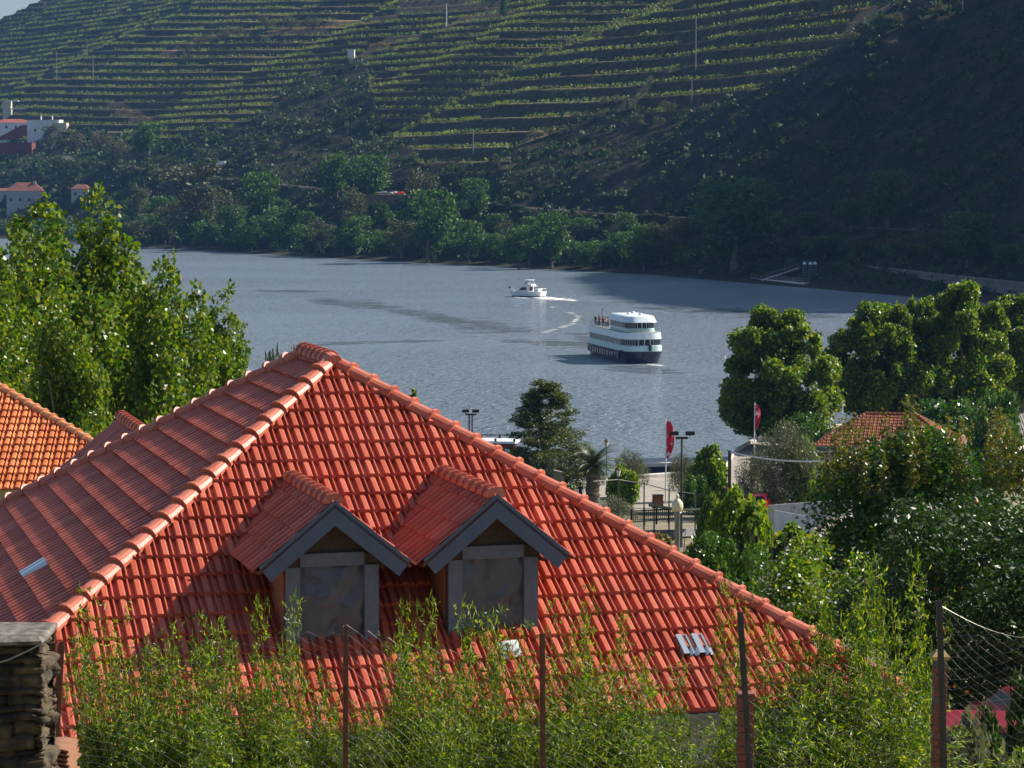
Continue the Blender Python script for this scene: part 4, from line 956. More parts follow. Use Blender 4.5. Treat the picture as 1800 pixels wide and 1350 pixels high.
BL = [(170, 24.2, 1055, 2, 0.8, 'sparse bamboo clump at the left end, against the hip of the roof'),
  (205, 23.6, 1108, 1, 0.7, 'dense dark bamboo clump beside the stone pillar'),
  (262, 23.2, 1145, 1, 0.75, 'dark bamboo clump third from the stone pillar'),
  (330, 24.4, 1085, 1, 0.75, 'bright bamboo clump left of the first dormer'),
  (402, 23.6, 1128, 1, 0.75, 'bamboo clump below the left eave of the first dormer'),
  (462, 24.0, 1045, 0, 0.55, 'bamboo clump with a high tip before the left post of the first dormer'),
  (525, 23.4, 1150, 1, 0.65, 'bamboo clump under the first dormer window'),
  (612, 23.0, 1238, 1, 0.5, 'small dark bamboo clump at the foot of the first steel post'),
  (655, 23.3, 1228, 1, 0.45, 'small bamboo clump just right of the first steel post'),
  (570, 22.7, 1255, 0, 0.8, 'low bamboo sprays left of the foot of the first steel post'),
  (715, 24.2, 1050, 0, 0.5, 'bright bushy bamboo tip between the two dormers'),
  (762, 23.6, 1110, 1, 0.72, 'bamboo clump below the left post of the second dormer'),
  (832, 24.3, 1065, 0, 0.65, 'tall bamboo clump in front of the second dormer window'),
  (882, 23.8, 1092, 0, 0.6, 'bamboo clump under the right post of the second dormer'),
  (805, 22.9, 1195, 1, 0.75, 'low bamboo clump in the foreground between the middle posts'),
  (1000, 24.3, 1048, 2, 0.6, 'wispy bamboo clump right of the second steel post'),
  (1002, 23.4, 1152, 1, 0.55, 'bamboo clump low behind the second steel post'),
  (1072, 24.0, 1082, 0, 0.55, 'bamboo clump below the middle of the right tile slope'),
  (1092, 23.2, 1165, 1, 0.8, 'broad bamboo clump left of the glass roof tiles'),
  (1150, 23.9, 1162, 0, 0.55, 'low bright bamboo clump under the glass roof tiles'),
  (962, 22.7, 1245, 1, 0.75, 'low bamboo clump before the foot of the second steel post'),
  (1062, 22.7, 1258, 1, 0.9, 'low dark bamboo clump between the second post and the brick pier'),
  (1180, 22.7, 1258, 1, 0.9, 'low bamboo clump in the foreground left of the brick pier base'),
  (1252, 23.2, 1268, 0, 0.8, 'low bamboo sprays touching the brick pier'),
  (1296, 24.8, 1010, 2, 0.5, 'tall thin bamboo shoot behind the steel post on the brick pier'),
  (1382, 24.0, 1090, 0, 0.75, 'bamboo clump right of the brick pier'),
  (1442, 23.6, 1120, 1, 0.85, 'bamboo clump over the right corner of the roof'),
  (1512, 24.4, 1005, 0, 0.75, 'tall bamboo clump before the white flowered bush'),
  (1562, 23.8, 1060, 1, 0.75, 'dense bamboo clump second left of the right pier'),
  (1603, 24.0, 975, 0, 0.6, 'tall golden bamboo clump left of the right pier'),
  (1482, 22.8, 1200, 1, 1.0, 'low dark bamboo clump in the foreground right of the brick pier base'),
  (1590, 22.8, 1205, 1, 0.9, 'dark low bamboo clump near the right pier'),
  (1400, 22.8, 1222, 1, 0.9, 'low dark bamboo clump next to the brick pier'),
  (1730, 21.9, 1290, 0, 1.2, 'pale low bamboo clump behind the wire mesh at bottom right'),
  (300, 22.7, 1255, 1, 0.85, 'low bamboo clump in the foreground beside the tile stack'),
  (432, 22.7, 1242, 1, 0.85, 'low bamboo clump in the foreground left of the first steel post'),
  (725, 22.7, 1252, 1, 0.65, 'low bamboo clump in the foreground below the gap between the dormers')]
bs = set()
for (px, Y, top, k, w, lab) in BL:
    z0 = float(prof(Y)) - .1; X = (px - 900) / FPX * Y; H = at(px, top, Y).z - z0; s = 1.12 * H / (2.5, 2.3, 2.6)[k]; loc = (X, Y, z0)
    if k not in bs: bs.add(k); o = bprot[k]; o.location = loc; o['label'] = lab
    else: o = copy_tree(bprot[k]); o.location = loc; o['label'] = lab
    o.rotation_euler = (0, 0, random.uniform(0, 6.28)); o.scale = (w * .88, w * .88, s)

for (px, Y, top, hw, lab, mm) in ((1255, 150, 868, 40, 'leafy bush at the left edge of the vine trellis', 'lf_plane'), (1230, 206, 830, 34, 'low bush at the foot of the dark leafy tree', 'lf_dark'), (1410, 140, 946, 60, 'shaded bush below the straw canopy', 'lf_dark'), 
        (1625, 58, 1085, 62, 'dark bush under the left side of the orange tree', 'lf_orange'), (1500, 250, 745, 60, 'shaded bush behind the left end of the terracotta roof', 'lf_dark'), (1660, 252, 690, 90, 'dark bushes below the third plane tree', 'lf_dark'), (1430, 262, 720, 50, 'dark bush in the shade of the first two plane trees', 'lf_dark'), (1735, 32, 1262, 115, 'grey green bush in front of the red car', 'lf_olive'), (1635, 36, 1190, 45, 'dark bush left of the red car behind the pier', 'lf_orange'), (1815, 34, 1195, 75, 'dark twiggy bush at the right edge hiding the second red car', 'lf_orange'), (1752, 38, 1245, 50, 'leafy bush between the two red cars', 'lf_orange')):
    shrub(bb if mm != 'lf_dark' else bu, px, Y, top, hw, lab, M[mm])
# ------------------------------------------------------------------ people
def skin_mesh(joints, edges, radii, sub=1):
    me = bpy.data.meshes.new('t'); me.from_pydata(joints, edges, []); o = bpy.data.objects.new('t', me); COL.objects.link(o)
    sk = o.modifiers.new('s', 'SKIN'); su = o.modifiers.new('u', 'SUBSURF'); su.levels = sub
    lay = me.skin_vertices[0].data
    for i, r in enumerate(radii): lay[i].radius = (r, r) if not hasattr(r, '__len__') else r
    lay[0].use_root = True
    dg = bpy.context.evaluated_depsgraph_get(); out = bpy.data.meshes.new_from_object(o.evaluated_get(dg)); bpy.data.objects.remove(o); bpy.data.meshes.remove(me)
    return out
def person(loc, rz, shirt, trousers, label, group=None, pose='walk', hair=(0.02, .014, .01), shorts=True, scale=1.0):
    e = empty('person', loc, rz, label, 'person', group)
    st = .14 if pose == 'walk' else .03; ar = .2 if pose == 'walk' else .06
    J = [(0, 0, .93), (0, .01, 1.15), (0, .0, 1.36), (0, 0, 1.47), (0, -.015, 1.56), (0, -.02, 1.66),
         (.1, 0, .88), (.11, -st, .5), (.11, -st * .4 + .02, .09), (.11, -st * .4 - .12, .04),
         (-.1, 0, .88), (-.11, st * .5, .5), (-.11, st * 1.5, .1), (-.11, st * 1.5 - .11, .05),
         (.18, 0, 1.40), (.26, ar * .3, 1.13), (.29, -ar * .2, .9), (.29, -ar * .3, .8),
         (-.18, 0, 1.40), (-.27, -ar * .3, 1.13), (-.30, -ar * .8, .9), (-.30, -ar, .8)]
    Ed = [(0, 1), (1, 2), (2, 3), (3, 4), (4, 5), (0, 6), (6, 7), (7, 8), (8, 9), (0, 10), (10, 11), (11, 12), (12, 13), (2, 14), (14, 15), (15, 16), (16, 17), (2, 18), (18, 19), (19, 20), (20, 21)]
    Rd = [(.155, .11), (.145, .105), (.16, .11), .055, .085, .095, .095, .06, .042, .03, .095, .06, .042, .03, .065, .045, .033, .035, .065, .045, .033, .035]
    me = skin_mesh(J, Ed, Rd, 2); me.name = 'body'
    for m_ in (M['skin'], shirt, trousers): me.materials.append(m_)
    zk = .48 if shorts else .12
    mi = []
    for p in me.polygons:
        z = p.center.z; ax = abs(p.center.x)
        mi.append(1 if (.93 < z < 1.45 and (ax < .23 or z > 1.2)) else 2 if (zk < z <= .93 and ax < .235) else 0)
    me.polygons.foreach_set('material_index', mi); me.polygons.foreach_set('use_smooth', [True] * len(mi))
    b = bpy.data.objects.new('body', me); COL.objects.link(b); b.parent = e
    h = MB().ball((0, .012, 1.655), (.094, .105, .105), 6).build('hair', mat('hair_tone', hair, .7), e, True)
    f = MB(); f.box((.033, -.105, 1.63), (.022, .02, .012)); f.box((-.033, -.105, 1.63), (.022, .02, .012)); f.build('eyes', M['black'], e)
    f = MB(); f.box((0, -.112, 1.605), (.024, .035, .04), taper=.6); f.build('nose', M['skin'], e)
    e.scale = (scale,) * 3
    return e
def cloth(name, c): return mat(name, c, .9)
person(gpt(1021, 222, .07), R(195), cloth('dark_shirt', (.03, .025, .03)), cloth('dark_shorts', (.025, .025, .035)), 'person in dark shirt and shorts walking on the promenade beside the palm')

# ------------------------------------------------------------------ ferry
def outline(L0, L1, w, bow, n=10, tw=.0):
    """plan outline: square stern at L0, rounded bow at L1"""
    pts = [(L0, -w), (L0, w)]; xb = L1 - bow
    for i in range(n + 1):
        t = math.pi / 2 * (1 - i / n); pts.append((xb + bow * math.cos(t) ** .8 if t < math.pi / 2 else xb, w * math.sin(t) ** .62))
    for i in range(1, n + 1):
        t = -math.pi / 2 * (i / n); pts.append((xb + bow * math.cos(t) ** .8 if t > -math.pi / 2 + 1e-6 else xb, -w * abs(math.sin(t)) ** .62))
    return pts
def ringz(o, z, sx=1, sy=1, dx=0): return [(x * sx + dx, y * sy, z) for x, y in o]
def windows_along(parent, o, z0, z1, sel, frac, m, name='window', out=.05):
    """a pane standing just proud of each wall run picked by sel"""
    n = len(o)
    for k in range(n):
        a = Vector((*o[k], 0)); b = Vector((*o[(k + 1) % n], 0)); c = (a + b) / 2
        if not sel(a, b): continue
        L = (b - a).length; cnt = max(1, round(L / 1.6)); d = (b - a).normalized(); nn = Vector((-d.y, d.x, 0))
        if nn.dot(c - Vector((c.x * .6, 0, 0))) < 0: nn = -nn
        for i in range(cnt):
            p0 = a + d * (L * (i + (1 - frac) / 2) / cnt); p1 = a + d * (L * (i + (1 + frac) / 2) / cnt); w = MB()
            w.loft([[p + nn * q + Vector((0, 0, z)) for p, z in ((p0, z0), (p1, z0), (p1, z1), (p0, z1))] for q in (-.03, out)]); w.build(name, m, parent)
fy = CAMZ * FPX / (636 - 310.); fx = (1104 - 900) / FPX * fy
ferry = empty('ferry_boat', (fx, fy + 8, 0), R(-90 + 13.5), 'white double deck river ferry with a dark navy hull heading to the near bank', 'ferry')
o0 = outline(-12.5, 12.3, 3.5, 3.6); o1 = outline(-12.6, 12.9, 3.75, 3.8)
MB().loft([ringz(o0, -.8, .96, .85), ringz(o0, .1, .98, .93), ringz(o1, 2.0)]).build('hull', M['navy'], ferry)
MB().loft([ringz(o1, 2.003, 1.004, 1.01), ringz(o1, 2.16, 1.004, 1.01)]).build('rub_rail', M['darkmetal'], ferry)
MB().loft([ringz(o1, 2.163), ringz(o1, 3.1, .995, .995)]).build('lower_cabin', M['boatteal'], ferry)
om = outline(-12.0, 11.9, 3.55, 3.2); MB().loft([ringz(om, 3.103), ringz(om, 4.3)]).build('main_cabin', M['boatwhite'], ferry)
windows_along(ferry, om, 3.2, 4.2, lambda a, b: (a.x + b.x) > -23, .8, M['glass'])
windows_along(ferry, [(x * .985, y * .97) for x, y in o1], .8, 1.75, lambda a, b: (b - a).length > 8, .62, M['glass'], 'porthole_window', .3)
ov = outline(-12.4, 12.6, 3.7, 3.7); MB().loft([ringz(ov, 4.303, 1.0, 1.0), ringz(ov, 5.4, .985, .97)]).build('deck_visor', M['boatwhite'], ferry)
MB().loft([ringz(outline(-12.2, 12.2, 3.5, 3.4), 5.403), ringz(outline(-12.2, 12.2, 3.5, 3.4), 5.46)]).build('upper_deck', M['gutter'], ferry)
ob = outline(-.8, 10.6, 2.75, 2.4); MB().loft([ringz(ob, 5.463), ringz(ob, 6.0)]).build('bridge_base', M['boatteal'], ferry)
ob2 = outline(-.6, 10.3, 2.65, 2.3); MB().loft([ringz(ob2, 6.003), ringz(ob2, 7.2)]).build('bridge', M['boatwhite'], ferry)
windows_along(ferry, ob2, 6.12, 7.08, lambda a, b: (a.x + b.x) > 1, .8, M['glass'])
ot = outline(-.9, 11.3, 3.0, 2.7); MB().loft([ringz(ot, 7.203, 1.0, 1.0), ringz(ot, 8.2, .93, .88), ringz(ot, 8.35, .85, .75)]).build('bridge_roof', M['boatwhite'], ferry)
for (x, y) in ((2, .8), (5, -.9), (8, .4)): MB().lathe([(.01, 0), (.42, 0), (.4, .2), (.2, .38), (.01, .42)], (x, y, 8.3), 12).build('roof_dome', M['white'], ferry, True)
rl_ = MB()
for sgn in (-1, 1):
    for z in (5.9, 6.4): rl_.tube([(-12, sgn * 3.35, z), (-1.2, sgn * 3.35, z)], .03, 5)
    for x in np.arange(-12, -1, 1.2): rl_.tube([(x, sgn * 3.35, 5.46), (x, sgn * 3.35, 6.42)], .03, 5)
for z in (5.9, 6.4): rl_.tube([(-12, -3.35, z), (-12, 3.35, z)], .03, 5)
rl_.build('railing', M['greymetal'], ferry)
MB().box((-11.2, 0, 5.9), (1.6, 4.5, .9)).build('stern_locker', M['boatteal'], ferry)
MB().tube([(-7, -2.5, 5.4), (-7, -2.5, 8.9)], .06, 6).build('mast', M['black'], ferry)
for sgn in (-1, 1): MB().loft([ringz(outline(12.4, 12.75, .5, .1), 1.9 - .9), ringz(outline(12.4, 12.95, .6, .1), 1.9)]).build('anchor_plate', M['black'], ferry) if sgn > 0 else None
MB().bar((12.75, .7, 3.3), (12.75, .7, 2.3), .35, 1.1).build('anchor_winch', M['black'], ferry)
MB().tube([(11.9, -1.6, 2.9), (11.9, -1.6, 4.6)], .05, 6).build('bow_staff', M['black'], ferry)
for sgn in (-1, 1): MB().lathe([(.01, -.34), (.3, -.28), (.36, 0), (.3, .28), (.01, .34)], (10.2 if sgn < 0 else -12.2, sgn * 4.0, 2.0), 10).build('fender', M['black'], ferry, True)
FR = Matrix.Rotation(R(-90 + 13.5), 3, 'Z')
PG = 'passengers on the upper deck of the ferry'
for i, (x, y, c, lab) in enumerate(((-10.5, -2.2, (.03, .04, .03), 'passenger in dark green standing nearest the ferry stern rail'), (-8.6, -2.6, (.02, .02, .025), 'passenger in black at the ferry side rail'), (-7.6, -1.2, (.35, .03, .04), 'passenger in bright red in the middle of the ferry deck'), (-6.4, -2.6, (.22, .03, .05), 'passenger in dark red by the ferry mast'), (-5.4, -2.2, (.5, .3, .26), 'passenger in pale pink at the ferry rail'), (-4.4, -2.5, (.6, .58, .55), 'passenger in white close to the ferry bridge'), (-3.4, -1.4, (.28, .02, .03), 'passenger in crimson right behind the ferry bridge'), (-9.6, .4, (.1, .06, .05), 'passenger in brown on the far side of the ferry deck'), (-2.2, -2.7, (.03, .03, .05), 'passenger in navy at the ferry bridge corner'), (-7.9, -2.75, (.3, .05, .05), 'passenger in brick red leaning on the ferry side rail'), (-6.0, -1.0, (.02, .02, .02), 'passenger in black behind the ferry mast'), (-4.9, -2.9, (.2, .02, .03), 'passenger in maroon at the rail near the ferry bridge'), (-11.2, -2.6, (.02, .02, .03), 'passenger in black at the stern corner of the ferry'))):
    p = FR @ Vector((x, y, 5.46)); person((fx + p.x, fy + 8 + p.y, 5.47), random.uniform(0, 6), cloth('top_cloth', c), cloth('lower_cloth', (.02, .02, .03)), lab, PG, 'stand', shorts=False, scale=1.08)
# foam under the ferry bow
def foam(name, segs, label, seed, n, lmin, lmax, z=.05): return streaks(name, segs, M['foam'], n, lmin, lmax, lmin * .35, lmax * .3, z, label, seed)
foam('bow_foam', [(1142, 641, 1164, 643, 1.0, 1)], 'thin white bow wave under the ferry', 5, 26, .5, 1.4)

# ------------------------------------------------------------------ motor yacht
yy = CAMZ * FPX / (521 - 310.); yx = (927 - 900) / FPX * yy
yacht = empty('motor_yacht', (yx, yy, 0), R(180 - 28), 'small white motor yacht with a flybridge speeding away and leaving foam', 'motor boat')
def hullring(z, L, w, bow): 
    return [(-L, -w, z), (-L, w, z)] + [(-L + (2 * L) * t, w * (1 - max(0, (t - .35) / .65) ** 2.2), z) for t in (.2, .4, .6, .75, .88, .96)] + [(L + bow, 0, z)] + [(-L + (2 * L) * t, -w * (1 - max(0, (t - .35) / .65) ** 2.2), z) for t in (.96, .88, .75, .6, .4, .2)]
MB().loft([hullring(-.4, 4.5, 1.2, 0), hullring(.25, 4.8, 1.6, .1)]).build('lower_hull', M['navy'], yacht)
MB().loft([hullring(.253, 4.8, 1.62, .1), hullring(1.35, 5.1, 1.85, .6)]).build('hull', M['white'], yacht)
MB().loft([hullring(1.353, 5.1, 1.9, .6), hullring(1.5, 5.1, 1.9, .62)]).build('deck', M['white'], yacht)
MB().loft([[(-1.2, -1.45, 1.503), (-1.2, 1.45, 1.503), (2.4, 1.3, 1.503), (3.4, .6, 1.503), (3.4, -.6, 1.503), (2.4, -1.3, 1.503)], [(-1.2, -1.35, 2.9), (-1.2, 1.35, 2.9), (1.0, 1.2, 2.9), (1.5, .5, 2.9), (1.5, -.5, 2.9), (1.0, -1.2, 2.9)]]).build('cabin', M['white'], yacht)
for sgn in (-1, 1):
    w = MB(); w.loft([[(x, sgn * (yv + q), z) for x, yv, z in ((-.4, 1.43, 1.95), (1.9, 1.36, 1.8), (1.1, 1.24, 2.65), (-.4, 1.37, 2.65))] for q in (0, .06)]); w.build('side_window', M['glass'], yacht)
w = MB(); w.box((-1.22, .1, 2.15), (.08, 1.9, 1.15)); w.build('cabin_door', M['darkred'], yacht)
MB().box((-.3, 0, 2.98), (4.4, 2.9, .14)).build('flybridge_floor', M['white'], yacht)
MB().loft([[(.9, -1.2, 3.05), (1.3, 0, 3.05), (.9, 1.2, 3.05), (-1.9, 1.3, 3.05), (-1.9, -1.3, 3.05)], [(.5, -1.15, 3.55), (.9, 0, 3.55), (.5, 1.15, 3.55), (-1.9, 1.25, 3.5), (-1.9, -1.25, 3.5)]]).build('flybridge', M['white'], yacht)
MB().loft([[(.4, -1.0, 3.56), (.75, 0, 3.56), (.4, 1.0, 3.56), (.3, 0, 3.56)], [(-.1, -.95, 4.15), (.2, 0, 4.15), (-.1, .95, 4.15), (-.2, 0, 4.15)]]).build('windscreen', M['glass'], yacht)
b = MB()
for sgn in (-1, 1): b.tube([(-1.6, sgn * 1.2, 3.5), (-1.3, sgn * 1.15, 4.6)], .05, 6); b.tube([(.2, sgn * 1.1, 3.5), (.0, sgn * 1.05, 4.6)], .05, 6)
b.build('canopy_post', M['white'], yacht); MB().box((-.65, 0, 4.65), (2.1, 2.5, .1)).build('canopy', M['white'], yacht)
b = MB()
for sgn in (-1, 1):
    b.tube([(-4.9, sgn * 1.75, 1.5), (-4.9, sgn * 1.75, 2.3), (-2.6, sgn * 1.75, 2.3), (-2.6, sgn * 1.75, 1.5)], .06, 6); b.tube([(3.2, sgn * .9, 1.5), (5.3, sgn * .15, 2.2), (5.6, 0, 2.2)], .035, 5)
b.tube([(-4.9, -1.75, 2.3), (-4.9, 1.75, 2.3)], .06, 6); b.build('railing', M['white'], yacht)
MB().box((-3.4, 0, 1.9), (1.2, 2.2, .8)).build('stern_seat', M['boatwhite'], yacht)
MB().ball((5.5, 0, 2.5), .35, 6).build('bow_flag', M['black'], yacht)
foam('yacht_foam', [(938, 522, 985, 526, 1.6, 1.6), (975, 524, 1012, 528, 1.2, .6), (908, 522, 925, 524, .4, .12)], 'white churned foam behind the motor yacht', 6, 120, .8, 3.2, .06)
foam('foam_arc', [(958, 584, 985, 576, .6, .6), (985, 576, 1008, 568, .8, .8), (1006, 569, 1018, 556, 1.0, 1.0), (1000, 548, 1018, 556, .8, .5), (965, 536, 975, 540, .8, .25)], 'curved line of white foam patches between the yacht and the ferry', 8, 17, .8, 2.6, .06)
M['palewake'] = mat('pale_wake_water', (0.27, 0.31, 0.35), .4)
streaks('wake_line', [(1010, 527, 1240, 538, .8, 1), (1240, 536, 1460, 546, 1.2, 1), (830, 590, 960, 584, .8, .4), (880, 562, 940, 580, 1, .3)], M['palewake'], 34, 4, 14, .2, .6, .03, 'pale wake line trailing across the river to the right', 12)

# ------------------------------------------------------------------ moored tour boat
ty = 268.; tx = (842 - 900) / FPX * ty
tx += 1.1; tour = empty('tour_boat', (tx, ty, 0), R(-8), 'moored wooden tour boat with a white roof and dark red cabin', 'boat')
oo = outline(-6.5, 6.5, 1.7, 2.5); MB().loft([ringz(oo, -.3, .9, .8), ringz(oo, 1.1, 1, 1)]).build('hull', M['darkred'], tour)
oc = outline(-4.6, 3.9, 1.45, .4); MB().loft([ringz(oc, 1.103), ringz(oc, 3.2)]).build('cabin', M['darkred'], tour)
for i in range(6):
    for sgn in (-1, 1):
        w = MB(); w.box((-3.8 + i * 1.35, sgn * 1.48, 2.3), (.85, .06, .95)); w.build('window', M['white'], tour)
MB().loft([ringz(outline(-4.9, 4.3, 1.75, .4), 3.203), ringz(outline(-4.9, 4.3, 1.7, .4), 3.36)]).build('roof', M['white'], tour)
b = MB()
for x in (-4.6, -1.5, 1.2, 3.9):
    for sgn in (-1, 1): b.box((x, sgn * 1.6, 3.46), (.3, .25, .2))
b.tube([(-4.6, 1.6, 3.6), (3.9, 1.6, 3.6)], .04, 5); b.build('roof_fitting', M['black'], tour); tour.scale = (.75, 1, 1.42)

# ------------------------------------------------------------------ promenade furniture
def floodlight_mast(px, Y, top, label, twin, w=1.0):
    g = gpt(px, Y); H = at(px, top, Y).z - g.z; e = empty('floodlight_mast', g, 0, label, 'floodlight', 'floodlight masts by the river'); s = Y / FPX
    b = MB()
    if twin:
        for dx in (-.14, .14): b.tube([(dx, 0, -.2), (dx, 0, H - .5)], .07, 8)
    else: b.tube([(0, 0, -.2), (0, 0, H - .45)], [.1, .07], 8)
    b.build('pole', M['darkmetal'], e); MB().box((0, 0, H - .5), (22 * s * w, .12, .16)).build('crossbar', M['darkmetal'], e)
    for dx in (-.55, .55):
        l = MB(); l.loft([[(dx * w - .32, -.3, H - .30), (dx * w + .32, -.3, H - .30), (dx * w + .32, -.3, H - .02), (dx * w - .32, -.3, H - .02)], [(dx * w - .25, .25, H - .22), (dx * w + .25, .25, H - .22), (dx * w + .25, .25, H - .06), (dx * w - .25, .25, H - .06)]])
        l.bar((dx * w, 0, H - .45), (dx * w, 0, H - .2), .06, .06); l.build('floodlight', M['black'], e)
floodlight_mast(827, 230, 719, 'twin pole floodlight mast behind the roof edge, left of the conifer', True, .85)
floodlight_mast(1200, 170, 757, 'single pole floodlight mast right of the red flag', False)
def flag(px, Y, top, bot, label, hpx):
    g = at(px, bot, Y); H = at(px, top, Y).z - g.z; e = empty('flagpole', g, 0, label, 'flag', 'red flags on the promenade')
    MB().tube([(0, 0, -.3), (0, 0, H)], [.07, .04], 8).build('pole', M['white'], e)
    n, q = 14, 6; hh = hpx / FPX * Y; V = []; r = np.random.default_rng(int(px))
    for i in range(n):
        t = i / (n - 1)
        for j in range(q):
            f = j / (q - 1); wd = (.15 + .85 * math.sin(math.pi * min(1, .12 + t * .88)) ** .8) * hh * .22 * (1 if t < .93 else .6)
            V.append((.05 + f * wd, .22 * math.sin(f * 5 + t * 7) * f, H - .15 - t * hh - f * hh * .05))
    b = MB(); F = [(i * q + j, (i + 1) * q + j, (i + 1) * q + j + 1, i * q + j + 1) for i in range(n - 1) for j in range(q - 1)]
    b.add(V, F); fl_ = b.build('banner', M['flag'], e, True); return e
m, t, p = newmat('red_flag_cloth'); M['flag'] = m
tc = t.nodes.new('ShaderNodeTexCoord'); no = t.nodes.new('ShaderNodeTexNoise'); no.inputs['Scale'].default_value = 2.2; t.links.new(tc.outputs['Object'], no.inputs['Vector'])
r_ = t.nodes.new('ShaderNodeValToRGB'); r_.color_ramp.interpolation = 'CONSTANT'; r_.color_ramp.elements[0].color = (.62, .012, .045, 1); r_.color_ramp.elements[1].color = (.8, .7, .7, 1); r_.color_ramp.elements[1].position = .6
t.links.new(no.outputs[0], r_.inputs[0]); t.links.new(r_.outputs[0], p.inputs['Base Color']); p.inputs['Roughness'].default_value = .8
flag(1170, 214, 736, 878, 'tall white flagpole with a long red and white banner at the quay', 65)
flag(1326, 235, 707, 800, 'red banner on a pole in front of the leftmost plane tree', 44)
def lantern(px, Y, top, bot, label):
    g = at(px, bot, Y); H = at(px, top, Y).z - g.z; e = empty('street_lamp', g, 0, label, 'street lamp')
    MB().lathe([(.1, -.2), (.09, .4), (.05, .6), (.045, H - .8), (.09, H - .75), (.03, H - .7)], n=8).build('pole', M['black'], e)
    MB().lathe([(.1, H - .7), (.2, H - .25), (.19, H - .22)], n=6).build('lantern_glass', M['lampglass'], e)
    MB().lathe([(.26, H - .22), (.12, H - .05), (.05, H), (.01, H + .12)], n=6).build('lantern_cap', M['rust'], e)
M['lampglass'] = mat('lantern_glass', (.6, .58, .5), .2)
lantern(1066, 228, 772, 870, 'old style lantern on a black post behind the palm fronds')
lantern(1087, 205, 822, 892, 'black lantern half hidden in the small yellow green tree')
g = gpt(1193, 100); H = at(1193, 868, 100).z - g.z
e = empty('globe_lamp', g, 0, 'cream glass globe lamp with a pointed finial on a grey post', 'street lamp')
MB().lathe([(.16, -.3), (.16, 1.0), (.12, 1.1), (.11, H - .85), (.17, H - .8), (.17, H - .72)], n=10).build('pole', M['greymetal'], e, True)
MB().lathe([(.1, H - .74), (.2, H - .68), (.235, H - .5), (.2, H - .33), (.1, H - .22), (.06, H - .18)], n=18).build('globe', M['globe'], e, True)
MB().lathe([(.07, H - .18), (.05, H - .13), (.08, H - .09), (.01, H)], n=10).build('finial', M['globe'], e, True)
# litter bin, wooden posts, red post
g = gpt(1158, 216); MBb = MB(); e = empty('litter_bin', g, R(20), 'dark square litter bin on the gravel by the flagpole', 'bin')
MB().box((0, 0, .62), (.85, .6, 1.1), taper=.92).build('body', M['rust'], e); MB().box((0, 0, 1.21), (.9, .66, .06)).build('lid', M['black'], e); b = MB(); [b.box((x, 0, .03), (.06, .5, .1)) for x in (-.35, .35)]; b.build('foot', M['black'], e)
WP = 'weathered posts at the promenade end'
for i, (px, Y, top, bot, w, lab) in enumerate(((981, 150, 826, 880, .5, 'thick dark wooden post with a slanted top beside the conifer'), (967, 148, 842, 880, .3, 'pale grey post left of the thick wooden one'), (975, 149, 845, 880, .2, 'thin white post between the two wooden posts'))):
    g = at(px, bot, Y); H = at(px, top, Y).z - g.z; b = MB(); b.loft([[(x * w / 2, y * w / 2, z) for x, y in ((-1, -1), (1, -1), (1, 1), (-1, 1))] for z in (-1.5, H - .12)] + [[(-w / 2, -w / 2, H), (w / 2, -w / 2, H - .12), (w / 2, w / 2, H - .12), (-w / 2, w / 2, H)]])
    tag(b.build('wooden_post', M['post'] if i != 2 else M['white'], loc=g), lab, 'post', WP)
g = at(1282, 875, 160); H = at(1282, 792, 160).z - g.z; e = empty('cable_post', g, 0, 'dark post with a red foot carrying a white cable', 'post')
MB().box((0, 0, H / 2 + .3), (.2, .2, H - .6)).build('post', M['darkmetal'], e); MB().box((0, 0, .1), (.24, .24, 1.2)).build('foot', M['red'], e)
a = at(1283, 795, 160); c = at(1500, 806, 150); pts = [a.lerp(c, i / 16) + Vector((0, 0, -.35 * math.sin(math.pi * i / 16))) for i in range(17)]
tag(MB().tube(pts, .055, 6).build('white_cable', M['white']), 'thick white cable strung from the dark post towards the terracotta house', 'cable')
# sports court: fence posts, balustrade, awning net
CG = 'thin dark posts of the court fence'
for i, (px, Y, top, bot, lab) in enumerate(((1132, 190, 848, 915, 'leftmost court fence post, beside the dry stalks'), (1176, 186, 858, 912, 'court fence post just left of the globe lamp'), (1222, 190, 865, 915, 'court fence post right of the globe lamp'), (1087, 188, 842, 925, 'court fence post in front of the grey green shrub'), (1043, 186, 880, 925, 'court fence post nearest the roof hip'))):
    g = at(px, bot, Y); H = at(px, top, Y).z - g.z
    tag(MB().tube([(0, 0, -1.0), (0, 0, H)], .055, 6).build('fence_post', M['darkmetal'], loc=g), lab, 'post', CG)
pts = [at(x, y, Y) for x, y, Y in ((1043, 846, 186), (1087, 843, 188), (1132, 850, 190), (1176, 862, 186), (1222, 868, 190), (1260, 872, 190))]
tag(MB().tube(pts, .03, 5).build('fence_cable', M['darkmetal']), 'dark cable running along the tops of the court fence posts', 'cable')
p0 = at(1110, 921, 178); p1 = at(1196, 914, 186); e = empty('balustrade', p0, 0, 'low dark railing with upright bars below the court', 'railing'); b = MB(); d = p1 - p0
for z in (.12, .92): b.bar(Vector((0, 0, z)), d + Vector((0, 0, z)), .07, .07)
b.build('rail', M['black'], e); b = MB()
for i in range(25): q = d * (i / 24); b.box(q + Vector((0, 0, .5)), (.045, .045, .8))
b.build('bars', M['black'], e)
for i in range(0, 5): q = d * (i / 4); MB().box(q + Vector((0, 0, .45)), (.14, .14, 1.25)).build('post', M['black'], e)
e = empty('court_awning', at(1200, 900, 180), 0, 'pale green net awning stretched low over the court', 'awning'); b = MB(); n = 10; V = []
for i in range(n + 1):
    for j in range(5):
        f, h = i / n, j / 4; pxl = 1140 + 110 * f; V.append(at(pxl, 884 + 8 * f, 178 + 16 * h) + Vector((0, 0, -.12 * math.sin(math.pi * h) - .2 * math.sin(math.pi * f) - .25 * h * (1 - f))))
